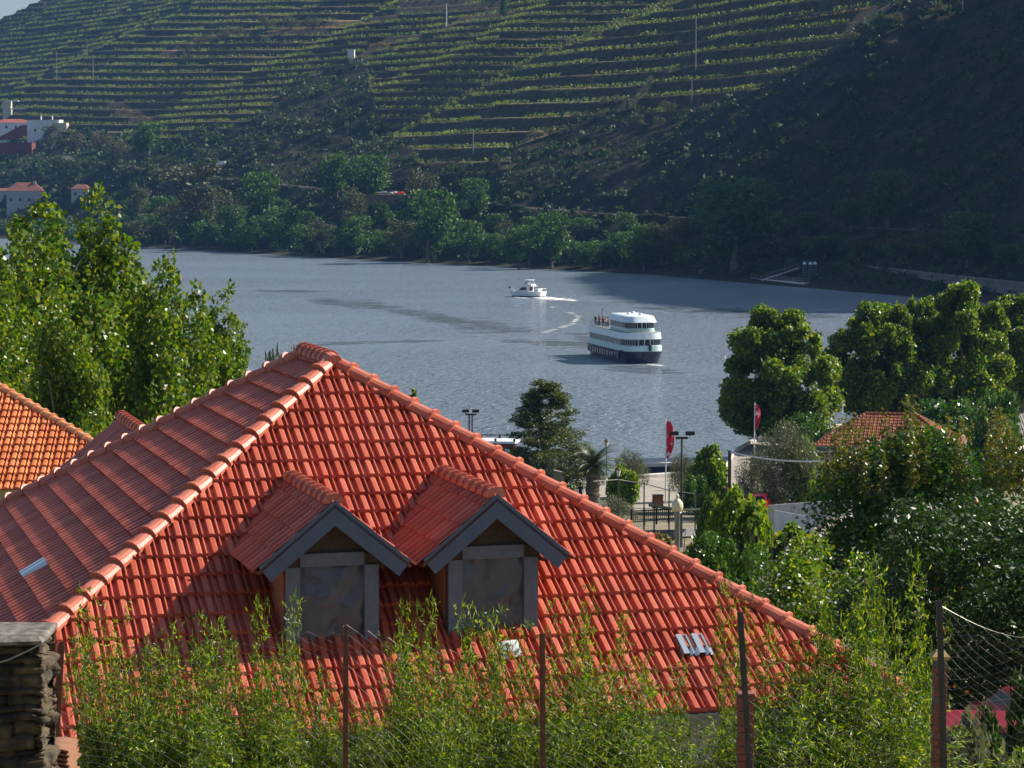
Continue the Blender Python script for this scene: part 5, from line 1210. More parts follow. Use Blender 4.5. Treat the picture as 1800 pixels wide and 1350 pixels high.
b.add(V, [(i * 5 + j, (i + 1) * 5 + j, (i + 1) * 5 + j + 1, i * 5 + j + 1) for i in range(n) for j in range(4)]); b.build('net', M['net'], e, True, world=True)
b = MB()
for (px, Y) in ((1150, 180), (1245, 192)): q = at(px, 890, Y); b.tube([q + Vector((0, 0, -2)), q], .06, 6)
b.build('awning_post', M['darkmetal'], e, world=True)
e_road = MB(); q = [gpt(px, Y, .1) for px, Y in ((1090, 186), (1260, 196), (1270, 186), (1090, 176))]; e_road.add(q, [(0, 1, 2, 3)])
tag(e_road.build('court_pavement', mat('court_paving', (.2, .19, .18), .9, (.15, .145, .14), 1.0)), 'grey paved court below the promenade', 'pavement', kind='structure')

jt = empty('landing_pier', (21, 266, 0), R(10), 'low landing pier with a pale top and dark navy side beyond the flagpole', 'pier')
MB().box((0, 0, 1.35), (19, 5, 2.3)).build('pier_side', M['navy'], jt); MB().box((0, 0, 2.65), (19.4, 5.4, .3)).build('pier_deck', M['stonecap'], jt)
for x in (-8, -3, 3, 8): MB().tube([(x, -2.2, 2.8), (x, -2.2, 3.3)], .16, 8).build('bollard', M['black'], jt)
# ------------------------------------------------------------------ neighbouring houses on the near side
def tiled_block(name, label, cat, loc, rz, w, d, ez, h, roofm, capm, wallm, tw, gauge, front_only=False):
    e = empty(name, loc, rz, label, cat); A, B, C, D = [Vector(p) for p in ((0, 0, ez), (w, 0, ez), (w, d, ez), (0, d, ez))]
    k = min(w, d) / 2
    if w >= d: r0, r1 = Vector((k, d / 2, ez + h)), Vector((w - k + 1e-3, d / 2, ez + h))
    else: r0, r1 = Vector((w / 2, k, ez + h)), Vector((w / 2, d - k + 1e-3, ez + h))
    rf_ = MB()
    if w >= d: rf_.add([A, B, C, D, r0, r1], [(0, 1, 5, 4), (1, 2, 5), (2, 3, 4, 5), (3, 0, 4), (3, 2, 1, 0)])
    else: rf_.add([A, B, C, D, r0, r1], [(0, 1, 4), (1, 2, 5, 4), (2, 3, 5), (3, 0, 4, 5), (3, 2, 1, 0)])
    ro = rf_.build('roof', M['ochre'], e); c0 = (A + C) / 2
    corners = [A, B, C, D]; tops = {0: r0, 1: (r1 if w >= d else r0), 2: r1, 3: (r0 if w >= d else r1)}
    for i in range(4):
        if front_only and i == 2: continue
        p, q = corners[i], corners[(i + 1) % 4]; mid = (p + q) / 2; inn = (c0 - mid).normalized(); ud = (q - p).normalized()
        tp = tops[i] if True else None; rise = Vector((0, 0, h)); run = k; sd = (inn * run + rise)
        clips = [hipplane(p, tops[i], mid + inn * .3), hipplane(q, tops[(i + 1) % 4], mid + inn * .3)]
        tile_slope('roof_slope', p - sd.normalized() * .06, ud, sd, (q - p).length, sd.length, clips, roofm, ro, tw, gauge)
    for i in range(4): caps('hip_tiles', corners[i], tops[i], capm, ro)
    if (r1 - r0).length > .4: caps('ridge_tiles', r0, r1, capm, ro)
    MB().prism([(.45, .45), (w - .45, .45), (w - .45, d - .45), (.45, d - .45)], -1.5, ez - .03).build('wall', wallm, e)
    for p, q in ((A, B), (B, C), (D, A)):
        o = (q - p).normalized().cross(Zn).normalized(); MB().bar(p + o * .07 - Zn * .08, q + o * .07 - Zn * .08, .13, .14).build('gutter', M['ochrecap'] if roofm is M['tile_old'] else M['gutter'], e)
    return e
# orange roofed neighbour on the left: its slanting right end shows beside the big roof
cr = at(292, 858, 68.0); wN, kN, hN = 17.0, 6.2, 2.72; rot = R(3); ex = Vector((math.cos(rot), math.sin(rot), 0)); lc = cr - ex * wN; zg = float(prof(68)) - .5; ez = lc.z - zg
nb = empty('neighbour_house', (lc.x, lc.y, zg), rot, 'house with a weathered orange tiled roof left of the big red roof', 'house')
A, B, C, D, r0, r1 = [Vector(p) for p in ((0, 0, ez), (wN, 0, ez), (wN - 2 * kN, 2 * kN, ez), (0, 2 * kN, ez), (0, kN, ez + hN), (wN - kN, kN, ez + hN))]
ro = MB().add([A, B, C, D, r0, r1], [(0, 1, 5, 4), (2, 3, 4, 5), (1, 2, 5), (3, 0, 4), (3, 2, 1, 0)]).build('roof', M['ochre'], nb)
sd = Vector((0, kN, hN)); tile_slope('roof_slope', A - sd.normalized() * .06, (1, 0, 0), sd, wN, sd.length, [hipplane(B, r1, A + Vector((1, 1, 0)))], M['tile_old'], ro, .30, .40)
sd = Vector((0, -kN, hN)); tile_slope('roof_slope', C - sd.normalized() * .06, (-1, 0, 0), sd, wN, sd.length, [hipplane(C, r1, D + Vector((1, -1, 0))), (D, Vector((-1, 0, 0)))], M['tile_old'], ro, .30, .40)
caps('hip_tiles', B, r1, M['tile_cap_old'], ro, .13); caps('hip_tiles', C, r1, M['tile_cap_old'], ro, .13); caps('ridge_tiles', r0, r1, M['tile_cap_old'], ro, .13)
MB().prism([(.4, .4), (wN - 1.1, .4), (wN - 2 * kN - .4, 2 * kN - .4), (.4, 2 * kN - .4)], -1.5, ez - .03).build('wall', M['stucco'], nb); MB().bar(A + Vector((0, -.08, -.1)), B + Vector((0, -.08, -.1)), .14, .16).build('gutter', M['ochrecap'], nb)
# terracotta house by the plane trees
c0 = at(1431, 783, 226); gzr = float(prof(226)); th_ = tiled_block('waterside_house', 'low house with a brownish terracotta roof under the plane trees', 'house', (c0.x, c0.y, gzr), R(-14), 13.0, 8.5, c0.z - gzr, 2.6, M['tile_far'], M['tile_far'], M['stucco'], .36, .45)
for x in (2.2, 5.5): MB().box((x, .42, 2.0), (1.3, .08, 1.1)).build('window', M['glass'], th_)
MB().box((5.0, .1, c0.z - gzr - .5), (10, 1.2, .15)).build('porch_slab', M['concrete'], th_)
q = at(1486, 752, 228); z0 = at(1486, 708, 228).z; g_ = float(prof(228)); tag(MB().tube([(0, 0, 0), (0, 0, z0 - g_)], [.06, .04], 6).build('white_pole', M['white'], loc=(q.x, 230, g_)), 'thin white pole rising behind the ridge of the terracotta house', 'pole')
# two grey shed roofs at the right edge
def shed(px0, px1, top, bot, Y, label):
    a = at(px0, bot, Y); b_ = at(px1, top, Y); w = b_.x - a.x; h = b_.z - a.z; g = float(prof(Y)); e = empty('grey_shed', (a.x, Y, g), 0, label, 'shed'); ez = a.z - g
    n = 40; V = []
    for i in range(n + 1):
        x = w * i / n; o = .04 * math.sin(i * math.pi)
        V += [(x, 0, ez + .05 * (i % 2)), (x, 5, ez + h + .05 * (i % 2))]
    MB().add(V, [(2 * i, 2 * i + 2, 2 * i + 3, 2 * i + 1) for i in range(n)]).build('roof', M['shedroof'], e)
    MB().prism([(.2, .3), (w - .2, .3), (w - .2, 4.9), (.2, 4.9)], -.5, ez - .05).build('wall', M['stucco'], e); MB().box((w / 2, -.04, ez - .03), (w, .1, .14)).build('gutter', M['white'], e)
    MB().box((.6, 4.6, ez + h + .25), (1.6, .5, .5)).build('roof_vent', M['whitewall'], e)
M['shedroof'] = mat('weathered_sheet_roof', (.2, .18, .16), .85, (.3, .27, .24), 1.2)
shed(1738, 1840, 736, 776, 236, 'low shed with a weathered grey roof at the right edge below the plane trees')
# white garden wall, white kerb and straw canopy
a = at(1352, 905, 196); b_ = at(1497, 905, 190); z1 = at(1352, 888, 196).z; z2 = at(1497, 877, 190).z
w = MB(); dv = Vector((b_.x - a.x, b_.y - a.y, 0)); nn = Vector((-dv.y, dv.x, 0)).normalized() * .14
gA = 4.2; w.loft([[Vector((a.x, a.y, gA)) + k, Vector((b_.x, b_.y, gA)) + k, Vector((b_.x, b_.y, z2)) + k, Vector((a.x, a.y, z1)) + k] for k in (-nn, nn)])
tag(w.build('garden_wall', M['concrete']), 'whitewashed garden wall with dark weather streaks behind the trellis', 'wall')
a = at(1362, 897, 184); b_ = at(1452, 914, 170); w = MB(); w.loft([[Vector((p.x, p.y, p.z - 1.6 * s_)) + Vector((0, dy, 0)) for p, s_ in ((a, 1), (b_, 1), (b_, 0), (a, 0))] for dy in (0, .3)])
tag(w.build('white_parapet', M['whitewall']), 'clean white sloping parapet in front of the streaked garden wall', 'wall')
th = empty('straw_canopy', at(1478, 930, 150), 0, 'grey straw thatched canopy beside the white parapet', 'canopy'); b = MB(); rt = random.Random(3); V = []
for i in range(15):
    for j in range(7):
        f, h = i / 14, j / 6; px = 1428 + 104 * f; py = 938 - 34 * math.sin(math.pi * min(1, f * .8 + .1)) ** .8 * h + 6 * f * h; p = at(px, py + rt.uniform(-1.2, 1.2), 150 + 6 * h); V.append(p + Vector((0, 0, rt.uniform(-.06, .06))))
b.add(V, [(i * 7 + j, (i + 1) * 7 + j, (i + 1) * 7 + j + 1, i * 7 + j + 1) for i in range(14) for j in range(6)])
for i in range(220):
    px = rt.uniform(1432, 1530); f = (px - 1428) / 104; p = at(px, 938 + rt.uniform(-26, 2), 150 + rt.uniform(0, 4)); d = Vector((rt.uniform(.2, .5), -.1, rt.uniform(-.32, -.05))); ww = Vector((0, 0, .03)); b.add([p - ww, p + d, p + ww], [(0, 1, 2)])
b.build('thatch', M['thatch'], th, world=True)
for px in (1440, 1520): q = at(px, 925, 153); MB().tube([q + Vector((0, 0, -3.2)), q], .08, 6).build('post', M['post'], th, world=True)
# trellis canes
TG = 'bare canes of the vegetable trellis'
for i, px in enumerate((1322, 1332, 1339, 1348, 1360, 1382, 1396, 1411, 1426, 1443, 1205, 1222)):
    Y = 114 if px > 1300 else 132; top = 925 + (i * 7) % 13; g = gpt(px, Y); H = at(px, top, Y).z - g.z; tag(MB().tube([(0, 0, -.2), (random.uniform(-.06, .06), 0, H * .5), (random.uniform(-.12, .12), 0, H)], [.03, .026, .02], 5).build('cane', M['post'], loc=g),
        'thin bare cane standing in the trellis below the climbing vine' if px > 1300 else 'thin bare cane standing in the dry plants by the globe lamp', 'cane', TG if px > 1300 else 'bare canes among the dry plants')
a, b_ = gpt(1350, 113, 1.7), gpt(1450, 113, 1.7); tag(MB().tube([a, b_], .035, 6).build('trellis_rail', M['post']), 'thin horizontal pole tied across the trellis canes', 'pole')
FPg = 'old posts on the garden path'
for px, Y, top, bot, w_, m_, lab in ((1362, 99, 992, 1042, .26, 'white', 'broad white post at the garden path'), (1371, 98, 1003, 1046, .14, 'stonecap', 'slim pale post right of the broad white one'), (1175, 124, 952, 985, .16, 'black', 'short black post left of the globe lamp pole')):
    g = at(px, bot, Y); H = at(px, top, Y).z - g.z; tag(MB().box((0, 0, H / 2 - .4), (w_, w_, H + .8)).build('path_post', M[m_], loc=g), lab, 'post', FPg)
pathm = MB(); q = [gpt(x, Y, .09) for x, Y in ((1345, 106), (1352, 98), (1360, 88), (1400, 80), (1440, 76), (1430, 88), (1395, 98), (1378, 106))]; pathm.add(q, [tuple(range(8))]); tag(pathm.build('garden_path', M['gravel']), 'pale garden path behind the roof corner', 'path', kind='structure')

# ------------------------------------------------------------------ cars
def car(loc, rz, paint, label, L=4.1, W_=1.72, Hh=1.46, group=None, kind='car', van=False):
    e = empty('parked_car', loc, rz, label, 'car' if not van else 'van', group); l, w = L / 2, W_ / 2
    if van: prof_ = [(-l, .45), (-l, Hh * .97), (-l + .1, Hh), (l * .45, Hh), (l * .72, Hh * .62), (l * .97, Hh * .52), (l, .45)]
    else: prof_ = [(-l, .42), (-l - .02, .8), (-l + .12, .98), (-l + .35, 1.0), (-l + .62, Hh - .06), (-l + 1.0, Hh), (.35, Hh - .02), (1.12, .98), (l - .25, .84), (l, .7), (l + .02, .42)]
    rings = []
    for (y, k) in ((-w, .94), (-w + .05, 1), (w - .05, 1), (w, .94)):
        rings.append([(x * (1 if abs(y) < w else .985), y * (1 - (.17 if (z > 1.02 and not van) else 0)), .3 + (z - .3) * (k if z < 1.0 else (1 if abs(y) < w else .985))) for x, z in prof_])
    body = MB().loft(rings).build('body', paint, e)
    if not van:
        for sg in (-1, 1):
            g = MB(); yv = sg * (w * .83 + .015); g.loft([[(x, yv + sg * q + sg * (.09 if z < 1.1 else 0), z) for x, z in ((-l + .62, 1.03), (.98, 1.02), (.36, Hh - .1), (-l + .82, Hh - .1))] for q in (0, .015)]); g.build('side_window', M['glass'], e)
        g = MB(); g.loft([[(x, y * (w * .78), z) for x, z, y in ((1.1 + q, 1.0, -1), (1.1 + q, 1.0, 1), (.40 + q, Hh - .05, .92), (.40 + q, Hh - .05, -.92))] for q in (0, .025)]); g.build('windscreen', M['glass'], e)
        g = MB(); g.loft([[(x, y * (w * .74), z) for x, z, y in ((-l + .37 - q, 1.02, -1), (-l + .37 - q, 1.02, 1), (-l + .60 - q, Hh - .12, .92), (-l + .60 - q, Hh - .12, -.92))] for q in (0, .03)]); g.build('rear_window', M['glass'], e)
    else:
        g = MB(); g.loft([[(x + q, y * w * .82, z) for x, z, y in ((l * .70, Hh * .64, -1), (l * .70, Hh * .64, 1), (l * .47, Hh * .95, .95), (l * .47, Hh * .95, -.95))] for q in (.02, .05)]); g.build('windscreen', M['glass'], e)
    for x in (-l + .75, l - .78):
        for sg in (-1, 1):
            wh = MB(); wh.tube([(x, sg * (w - .2), .31), (x, sg * (w + .005), .31)], .31, 14); t_ = wh.build('wheel', M['tyre'], e); r2 = MB(); r2.tube([(x, sg * (w + .0), .31), (x, sg * (w + .012), .31)], .19, 10); r2.build('rim', M['greymetal'], t_)
    for sg in (-1, 1):
        MB().box((l - .06, sg * (w - .28), .68), (.14, .36, .14)).build('headlight', M['lampglass'], e); MB().box((-l + .0, sg * (w - .2), .82), (.1, .22, .2)).build('tail_light', M['red'], e)
    MB().box((l + .0, 0, .45), (.1, W_ * .9, .16)).build('bumper', M['gutter'], e); MB().box((-l, 0, .45), (.1, W_ * .9, .16)).build('bumper', M['gutter'], e)
    return e
silver = mat('silver_paint', (.6, .63, .66), .25, metal=.4); bluegrey = mat('blue_grey_paint', (.12, .17, .24), .25, metal=.3); whitep = mat('white_car_paint', (.75, .76, .77), .25)
CGp = 'cars parked on the far bank terrace'
for (px, py, p_, lab, rz) in ((673, 344, silver, 'silver car, leftmost on the far bank parking terrace', 200), (686, 346, bluegrey, 'blue grey car second from left on the far bank terrace', 215), (694, 347, whitep, 'white car just left of the red one on the far bank terrace', 215), (703, 348, M['red'], 'red car, rightmost on the far bank parking terrace', 215)):
    P0 = hit_far(px, py); car((P0.x, P0.y - 1, P0.z + .9), R(rz), p_, lab, group=CGp)
# terrace slab the cars stand on
Pa, Pb = hit_far(656, 345), hit_far(716, 350); t_ = MB(); zc = (Pa.z + Pb.z) / 2
t_.prism([(Pa.x - 3, Pa.y - 9), (Pb.x + 4, Pb.y - 9), (Pb.x + 6, Pb.y + 9), (Pa.x - 1, Pa.y + 9)], zc - 4, zc + .85); tag(t_.build('parking_terrace', mat('terrace_earth', (.11, .085, .06), .95, (.16, .11, .07), .3)), 'small gravel parking terrace cut into the far bank', 'terrace', kind='structure')
for o in [o for o in COL.objects if o.get('group') == CGp]: o.location.z = zc + .86
P0 = hit_far(389, 293); car(P0 + Vector((0, 0, .3)), R(150), whitep, 'white van on the far road right of the tallest bank tree', 5.4, 2.0, 2.4, van=True)
car(gpt(1338, 204, .05) + Vector((0, 0, .8)), R(75), M['red'], 'small red car half hidden behind the climbing vine and garden wall')
zc2 = at(1700, 1262, 44).z - 1.44; deepred = mat('deep_red_car_paint', (.2, .008, .02), .3)
car((at(1668, 1250, 44).x, 44, zc2), R(172), deepred, 'red car parked behind the wire fence at bottom right, partly under the orange tree', 4.2)
car((at(1800, 1250, 46).x + .6, 47, zc2 - .1), R(100), deepred, 'second red car at the right edge, seen through the leaves')

# ------------------------------------------------------------------ wire fence and masonry in the foreground
FY = 20.6
def fp(px, py, Y=FY): return at(px, py, Y)
fence = empty('wire_fence', (0, FY, 26.5), 0, 'chain link fence on rusty steel posts along the bottom of the view', 'fence')
for (x0, y0, x1, y1, w_) in ((108, 1128, 92, 1420, .056), (608, 1100, 607, 1420, .046), (953, 1113, 955, 1420, .046), (1301, 1076, 1322, 1420, .05), (1651, 1056, 1662, 1420, .05)):
    a, b_ = fp(x0, y0), fp(x1, y1); d = (a - b_).normalized(); m_ = MB()
    side = Vector((1, 0, 0)); fw = Vector((0, 1, 0)); h = w_ / 2
    rg = lambda p: [p + side * x + fw * y for x, y in ((-h, -h), (-h + .006, -h), (-h + .006, -.003), (h, -.003), (h, .003), (-h + .006, .003), (-h + .006, h), (-h, h))]
    m_.loft([rg(b_), rg(a)]); m_.build('post', M['rust'] if x0 < 1200 else M['darkmetal'], fence, world=True)
def mesh_panel(px0, py0, px1, py1, pybot, cell=.085, rad=.0013, sag=.10, cable=False):
    b = MB(); A0, A1 = fp(px0, py0), fp(px1, py1); Lx = (A1 - A0).length; n = int(Lx / cell); hb = (A0.z - fp(px0, pybot).z); rows = int(hb / (cell / 2))
    for sgn in (1,):
        for i in range(n):
            pts = []
            for k in range(rows + 1):
                f = (i + .5 + (.5 if ((k + i) % 2) else -.5) * 1.0) / n; top = A0.lerp(A1, min(1, max(0, f))); z = top.z - sag * math.sin(math.pi * f) - k * cell / 2 * (1 - .06 * math.sin(f * 9 + k * .3))
                pts.append(Vector((top.x + .01 * math.sin(k * .5 + f * 12), top.y + .015 * math.sin(f * 20 + k * .2) + (.002 if k % 2 else -.002), z)))
            b.tube(pts, rad, 3, cap=False)
    if cable: b.tube([A0 + (A1 - A0) * (i / 14) + Vector((0, 0, -.01 - sag * math.sin(math.pi * i / 14))) for i in range(15)], .0022, 4)
    return b.build('wire_mesh', M['wire'], fence, world=True)
mesh_panel(1653, 1062, 1870, 1120, 1400, cable=True); mesh_panel(1303, 1150, 1650, 1145, 1400); mesh_panel(955, 1150, 1301, 1150, 1400); mesh_panel(609, 1098, 953, 1140, 1400); mesh_panel(500, 1105, 607, 1110, 1400, sag=.02); mesh_panel(104, 1180, 500, 1106, 1400)
def pier(px0, px1, top, Y, m_, capm, label, lean=0):
    a = at(px0, top, Y); b_ = at(px1, top, Y); w_ = b_.x - a.x; zb = float(prof(Y)) - .4; e = empty('brick_pier', ((a.x + b_.x) / 2, Y, zb), 0, label, 'pier'); H = a.z - zb; r = random.Random(px0); z = 0; m2 = MB()
    while z < H - .02:
        hh = min(.062, H - z); k = r.uniform(-.006, .006); q = r.uniform(-.006, .006)
        for sg in (-1, 1): m2.box((sg * w_ / 4 + k, q, z + hh / 2), (w_ / 2 - .006, w_ * .95 + r.uniform(-.012, .012), hh - .008))
        z += hh
    m2.build('brickwork', m_, e); MB().box((0, 0, H / 2), (w_ * .94, w_ * .86, H - .01)).build('mortar', M['mortar'], e)
    if capm: MB().loft([[(x * w_ * k / 2, y * w_ * k / 2, z_) for x, y in ((-1, -1), (1, -1), (1, 1), (-1, 1))] for k, z_ in ((1.25, H), (1.3, H + .03), (.5, H + .075))]).build('cap', capm, e)
pier(1296, 1325, 1216, 21.0, M['brick'], None, 'slim red brick pier behind the steel post right of the roof eave')
pier(1640, 1664, 1158, 21.0, M['brick'], M['ochrecap'], 'dark brick pier with an ochre cap at the right fence post')
# rubble stone pillar bottom left
Y = 17.2; a, b_ = at(-150, 1108, Y), at(86, 1108, Y); zb = float(prof(Y)) - .4; H = a.z - zb; sp = empty('stone_pillar', ((a.x + b_.x) / 2, Y, zb), 0, 'rough schist rubble pillar with a flat mortar top at the bottom left corner', 'pillar'); r = random.Random(2); m2 = MB(); z = 0; wS = b_.x - a.x
# weathered face: courses of flat stones with deep uneven joints, modelled as relief all round the pillar
rows_ = []
while z < H - .05: hh = r.uniform(.03, .12); rows_.append((z, min(z + hh, H - .05), [r.uniform(0, .25)] + [r.uniform(.12, .5) for _ in range(30)], [r.uniform(-.045, .03) for _ in range(31)])); z += hh
dS = .5; per = 2 * (wS + dS); nu, nv = 420, int((H - .05) / .007); u_ = np.linspace(0, per, nu, endpoint=False); v_ = np.linspace(0, H - .05, nv); VV_ = []
for zz in v_:
    w_ = zz + fbm(u_ * 5, np.full(nu, zz * 2.0), 3) * .035; ring = []
    for k_ in range(nu):
        row = next((q_ for q_ in rows_ if q_[0] <= w_[k_] < q_[1]), rows_[-1] if w_[k_] > 0 else rows_[0]); acc = 0; id_ = 0; uu = u_[k_] + fbm(np.array(zz * 9.), np.array(u_[k_] * 4.), 2) * .03
        while acc + row[2][id_] < uu and id_ < 29: acc += row[2][id_]; id_ += 1
        eh = min(max(w_[k_] - row[0], 0), max(row[1] - w_[k_], 0)) / max(.3 * (row[1] - row[0]), .012); ev = min(uu - acc, acc + row[2][id_] - uu) / .03
        o_ = row[3][id_] - .035 * (1 - min(1, max(0, eh))) ** 1.5 - .03 * (1 - min(1, max(0, ev))) + float(vnoise(np.array(u_[k_] * 22.), np.array(zz * 55.))) * .02
        s_ = u_[k_]
        if s_ < wS: p_ = (-wS / 2 + s_, -dS / 2 - o_, zz)
        elif s_ < wS + dS: p_ = (wS / 2 + o_, -dS / 2 + s_ - wS, zz)
        elif s_ < 2 * wS + dS: p_ = (wS / 2 - (s_ - wS - dS), dS / 2 + o_, zz)
        else: p_ = (-wS / 2 - o_, dS / 2 - (s_ - 2 * wS - dS), zz)
        ring.append(p_)
    VV_.append(ring)
I_ = np.arange(nv * nu).reshape(nv, nu); mesh_np('rubble', np.array(VV_).reshape(-1, 3), np.stack([I_[:-1], np.roll(I_, -1, 1)[:-1], np.roll(I_, -1, 1)[1:], I_[1:]], -1).reshape(-1, 4), M['schist'], sp)
q = []; n = 12
tp = MB(); tp.loft([[((x + r.uniform(-.02, .02)) * wS / 2, (y + r.uniform(-.06, .06)) * .33, zz + r.uniform(-.008, .008)) for x, y in ((-1.03, -1), (-.5, -1.05), (0, -1), (.5, -1.04), (1.02, -.98), (1.03, 0), (1.0, 1), (0, 1.05), (-1.03, 1))] for zz in (H - .05, H - .012)] + [[(x * wS / 2, y * .3, H + .005) for x, y in ((-1, -1), (-.5, -1), (0, -1), (.5, -1), (.96, -.95), (1.0, 0), (.97, .95), (0, 1), (-1, .95))]]); tp.build('mortar_top', M['mortar'], sp)
pts = [at(0, 1164, Y - .42), at(12, 1161, Y - .42), at(45, 1146, Y - .41), at(84, 1126, Y - .38)]; tag(MB().tube(pts, .006, 6).build('tie_wire', M['wire']), 'bent tie wire across the face of the stone pillar', 'wire')
# stack of spare roof tiles
SG = 'stack of spare roof tiles by the stone pillar'
base = at(104, 1345, 19.0); src = None
for i in range(15):
    z = base.z - .36 + i * .036
    if src is None:
        b = MB(); b.loft([[(x, -.2 + yy_ * .4, .02 * math.cos(x * 14) + th2) for x, th2 in [(-.12 + .24 * k / 10, .0) for k in range(11)] + [(.12 - .24 * k / 10, .014) for k in range(11)]] for yy_ in (0, 1)])
        src = b.build('spare_tile', mat('old_brown_tile', (.2, .085, .045), .9, (.28, .13, .07), 9.0)); o = src
    else: o = src.copy(); COL.objects.link(o)
    o.location = (base.x + random.uniform(-.012, .012), base.y, z); o.rotation_euler = (0, 0, random.uniform(-.1, .1))
    tag(o, 'spare clay roof tile lying in the stack beside the stone pillar', 'roof tile', SG)
# the leaflet left on the tiles
cpt = Matrix.Rotation(PH, 3, 'Z') @ on_slope(896, 1158, fl, nF) + house.location; ps = empty('notice_board', cpt + Vector((0, 0, .12)), PH, 'crumpled white board with dark printed marks lying on the tiles below the second dormer', 'board')
nfl = nF; sdl = Vector((0, HB, HH)).normalized(); b = MB(); q = [Vector((1, 0, 0)) * x + sdl * y + nfl * (.03 * math.sin(x * 9 + y * 5)) for y in np.linspace(-.13, .17, 6) for x in np.linspace(-.15 + .0, .15, 7)]
b.add(q, [(i * 7 + j, i * 7 + j + 1, (i + 1) * 7 + j + 1, (i + 1) * 7 + j) for i in range(5) for j in range(6)]); b.build('sheet', M['white'], ps)
b = MB()
for i, s_ in enumerate((.03, .05, .05, .045, .05, .05)): 
    x = -.11 + i * .042; p = Vector((1, 0, 0)) * x + sdl * -.085 + nfl * (.012 + .03 * math.sin(x * 9 - .4))
    b.bar(p, p + sdl * s_ + Vector((.008, 0, 0)), .012, .006); b.bar(p + sdl * s_, p + sdl * s_ + Vector((.02, 0, 0)), .01, .006)
b.build('print', M['black'], ps)
# ------------------------------------------------------------------ things on the far bank
def hblock(name, label, cat, px, py, wpx, hpx, dep, rz, wallm, roofm=None, wins=0, rows=1, flat=True, roofh=.35, group=None, lift=0):
    P0 = hit_far(px, py); s = P0.y / FPX; w, h = wpx * s, hpx * s; e = empty(name, (P0.x, P0.y, P0.z - 1 + lift), rz, label, cat, group)
    MB().prism([(-w / 2, 0), (w / 2, 0), (w / 2, dep), (-w / 2, dep)], -6, h + 1).build('wall', wallm, e)
    if roofm:
        k = MB(); o = .5; hz_ = h + 1.003; rh = h * roofh
        k.add([(-w / 2 - o, -o, hz_), (w / 2 + o, -o, hz_), (w / 2 + o, dep + o, hz_), (-w / 2 - o, dep + o, hz_), (-w / 4, dep / 2, hz_ + rh), (w / 4, dep / 2, hz_ + rh)], [(0, 1, 5, 4), (1, 2, 5), (2, 3, 4, 5), (3, 0, 4), (3, 2, 1, 0)]); k.build('roof', roofm, e)
    else: MB().prism([(-w / 2 - .2, -.2), (w / 2 + .2, -.2), (w / 2 + .2, dep + .2), (-w / 2 - .2, dep + .2)], h + 1.003, h + 1.35).build('parapet', wallm, e)
    for r_ in range(rows):
        for i in range(wins):
            x = -w / 2 + w * (i + .5) / wins; z = 1 + h * (r_ + .5) / rows; f = MB().box((x, -.03, z), (min(1.4, w / wins * .5), .1, min(1.8, h / rows * .5))).build('window', M['glass'], e)
    return e, w, h
M['redwall'] = mat('faded_red_wall', (.17, .04, .04), .9, (.14, .035, .035), .2); M['cream'] = mat('cream_wall', (.55, .5, .38), .9, (.5, .45, .35), .2); M['farroof'] = mat('far_red_roof', (.30, .075, .045), .8, (.36, .11, .065), .3); M['dullroof'] = mat('dull_brown_roof', (.16, .06, .045), .9, (.22, .09, .06), .3)
e, w, h = hblock('hillside_house', 'white flat roofed house with a square window on the left hillside', 'house', 76, 246, 58, 34, 9, R(-8), M['whitewall'], wins=2)
MB().tube([(-w * .1, 3, h + 1.3), (-w * .1, 3, h + 4)], .5, 6).build('chimney', M['white'], e); MB().tube([(w * .25, 3, h + 1.3), (w * .25, 3, h + 4)], .5, 6).build('chimney', M['white'], e)
MB().prism([(w * .3, -1.5), (w * .75, -1.5), (w * .75, 4), (w * .3, 4)], h * .45, h * .95).build('terrace_wing', M['cream'], e)
e, w, h = hblock('hillside_house', 'white house with a low red roof at the left edge of the frame', 'house', 20, 246, 66, 30, 10, R(-4), M['whitewall'], M['farroof'], wins=4, rows=2, roofh=.22)
k = MB(); k.loft([[(-w * .45, y, 1), (w * .55, y, 1), (w * .55, y, h * .95), (w * .3, y, h * .95)] for y in (-1.2, -.4)]); k.build('stair_wall', M['redwall'], e)
e, w, h = hblock('hillside_house', 'long red walled building below the white houses, cut by the left edge', 'house', 14, 272, 86, 20, 8, R(-6), M['redwall'])
e, w, h = hblock('tower_building', 'cream tower building with flat canopies above the white houses', 'building', 12, 208, 14, 30, 6, R(0), M['cream'])
for (x, z, L) in ((4, h + .9, 9), (10, h * .62, 14), (12, h * .3, 8)): MB().box((x, 1, z), (L, 3, .6)).build('canopy', M['white'], e)
e, w, h = hblock('riverside_house', 'grey house with a brown red roof just above the left poplars', 'house', 44, 366, 64, 30, 9, R(5), M['stucco'], M['dullroof'], wins=4, roofh=.5)
MB().box((w * .25, 4, h + 3.5), (1.6, 1.6, 6)).build('chimney', M['stucco'], e); MB().box((w * .2, -.6, h * .6), (w * .3, .8, .25)).build('awning', M['gutter'], e)
e, w, h = hblock('riverside_house', 'small house with a red roof peeping over the tallest poplar', 'house', 140, 350, 30, 18, 7, R(-5), M['stucco'], M['dullroof'], wins=2, roofh=.45)
e, w, h = hblock('riverside_house', 'low pale house at the left edge beneath the long red building', 'house', 4, 352, 30, 16, 7, R(0), M['stucco'], M['dullroof'], wins=2, roofh=.3)
P0 = hit_far(617, 104); s = P0.y / FPX; e = empty('white_hut', P0, R(-6), 'small white box shaped hut at the end of a vineyard terrace', 'hut'); MB().prism([(-1.9, 0), (1.9, 0), (1.9, 2.5), (-1.9, 2.5)], -1.5, 5.2).build('wall', M['whitewall'], e); MB().prism([(-2.05, -.15), (2.05, -.15), (2.05, 2.65), (-2.05, 2.65)], 5.203, 5.4).build('roof', M['white'], e)
PGp = 'poles standing on the far hillside'
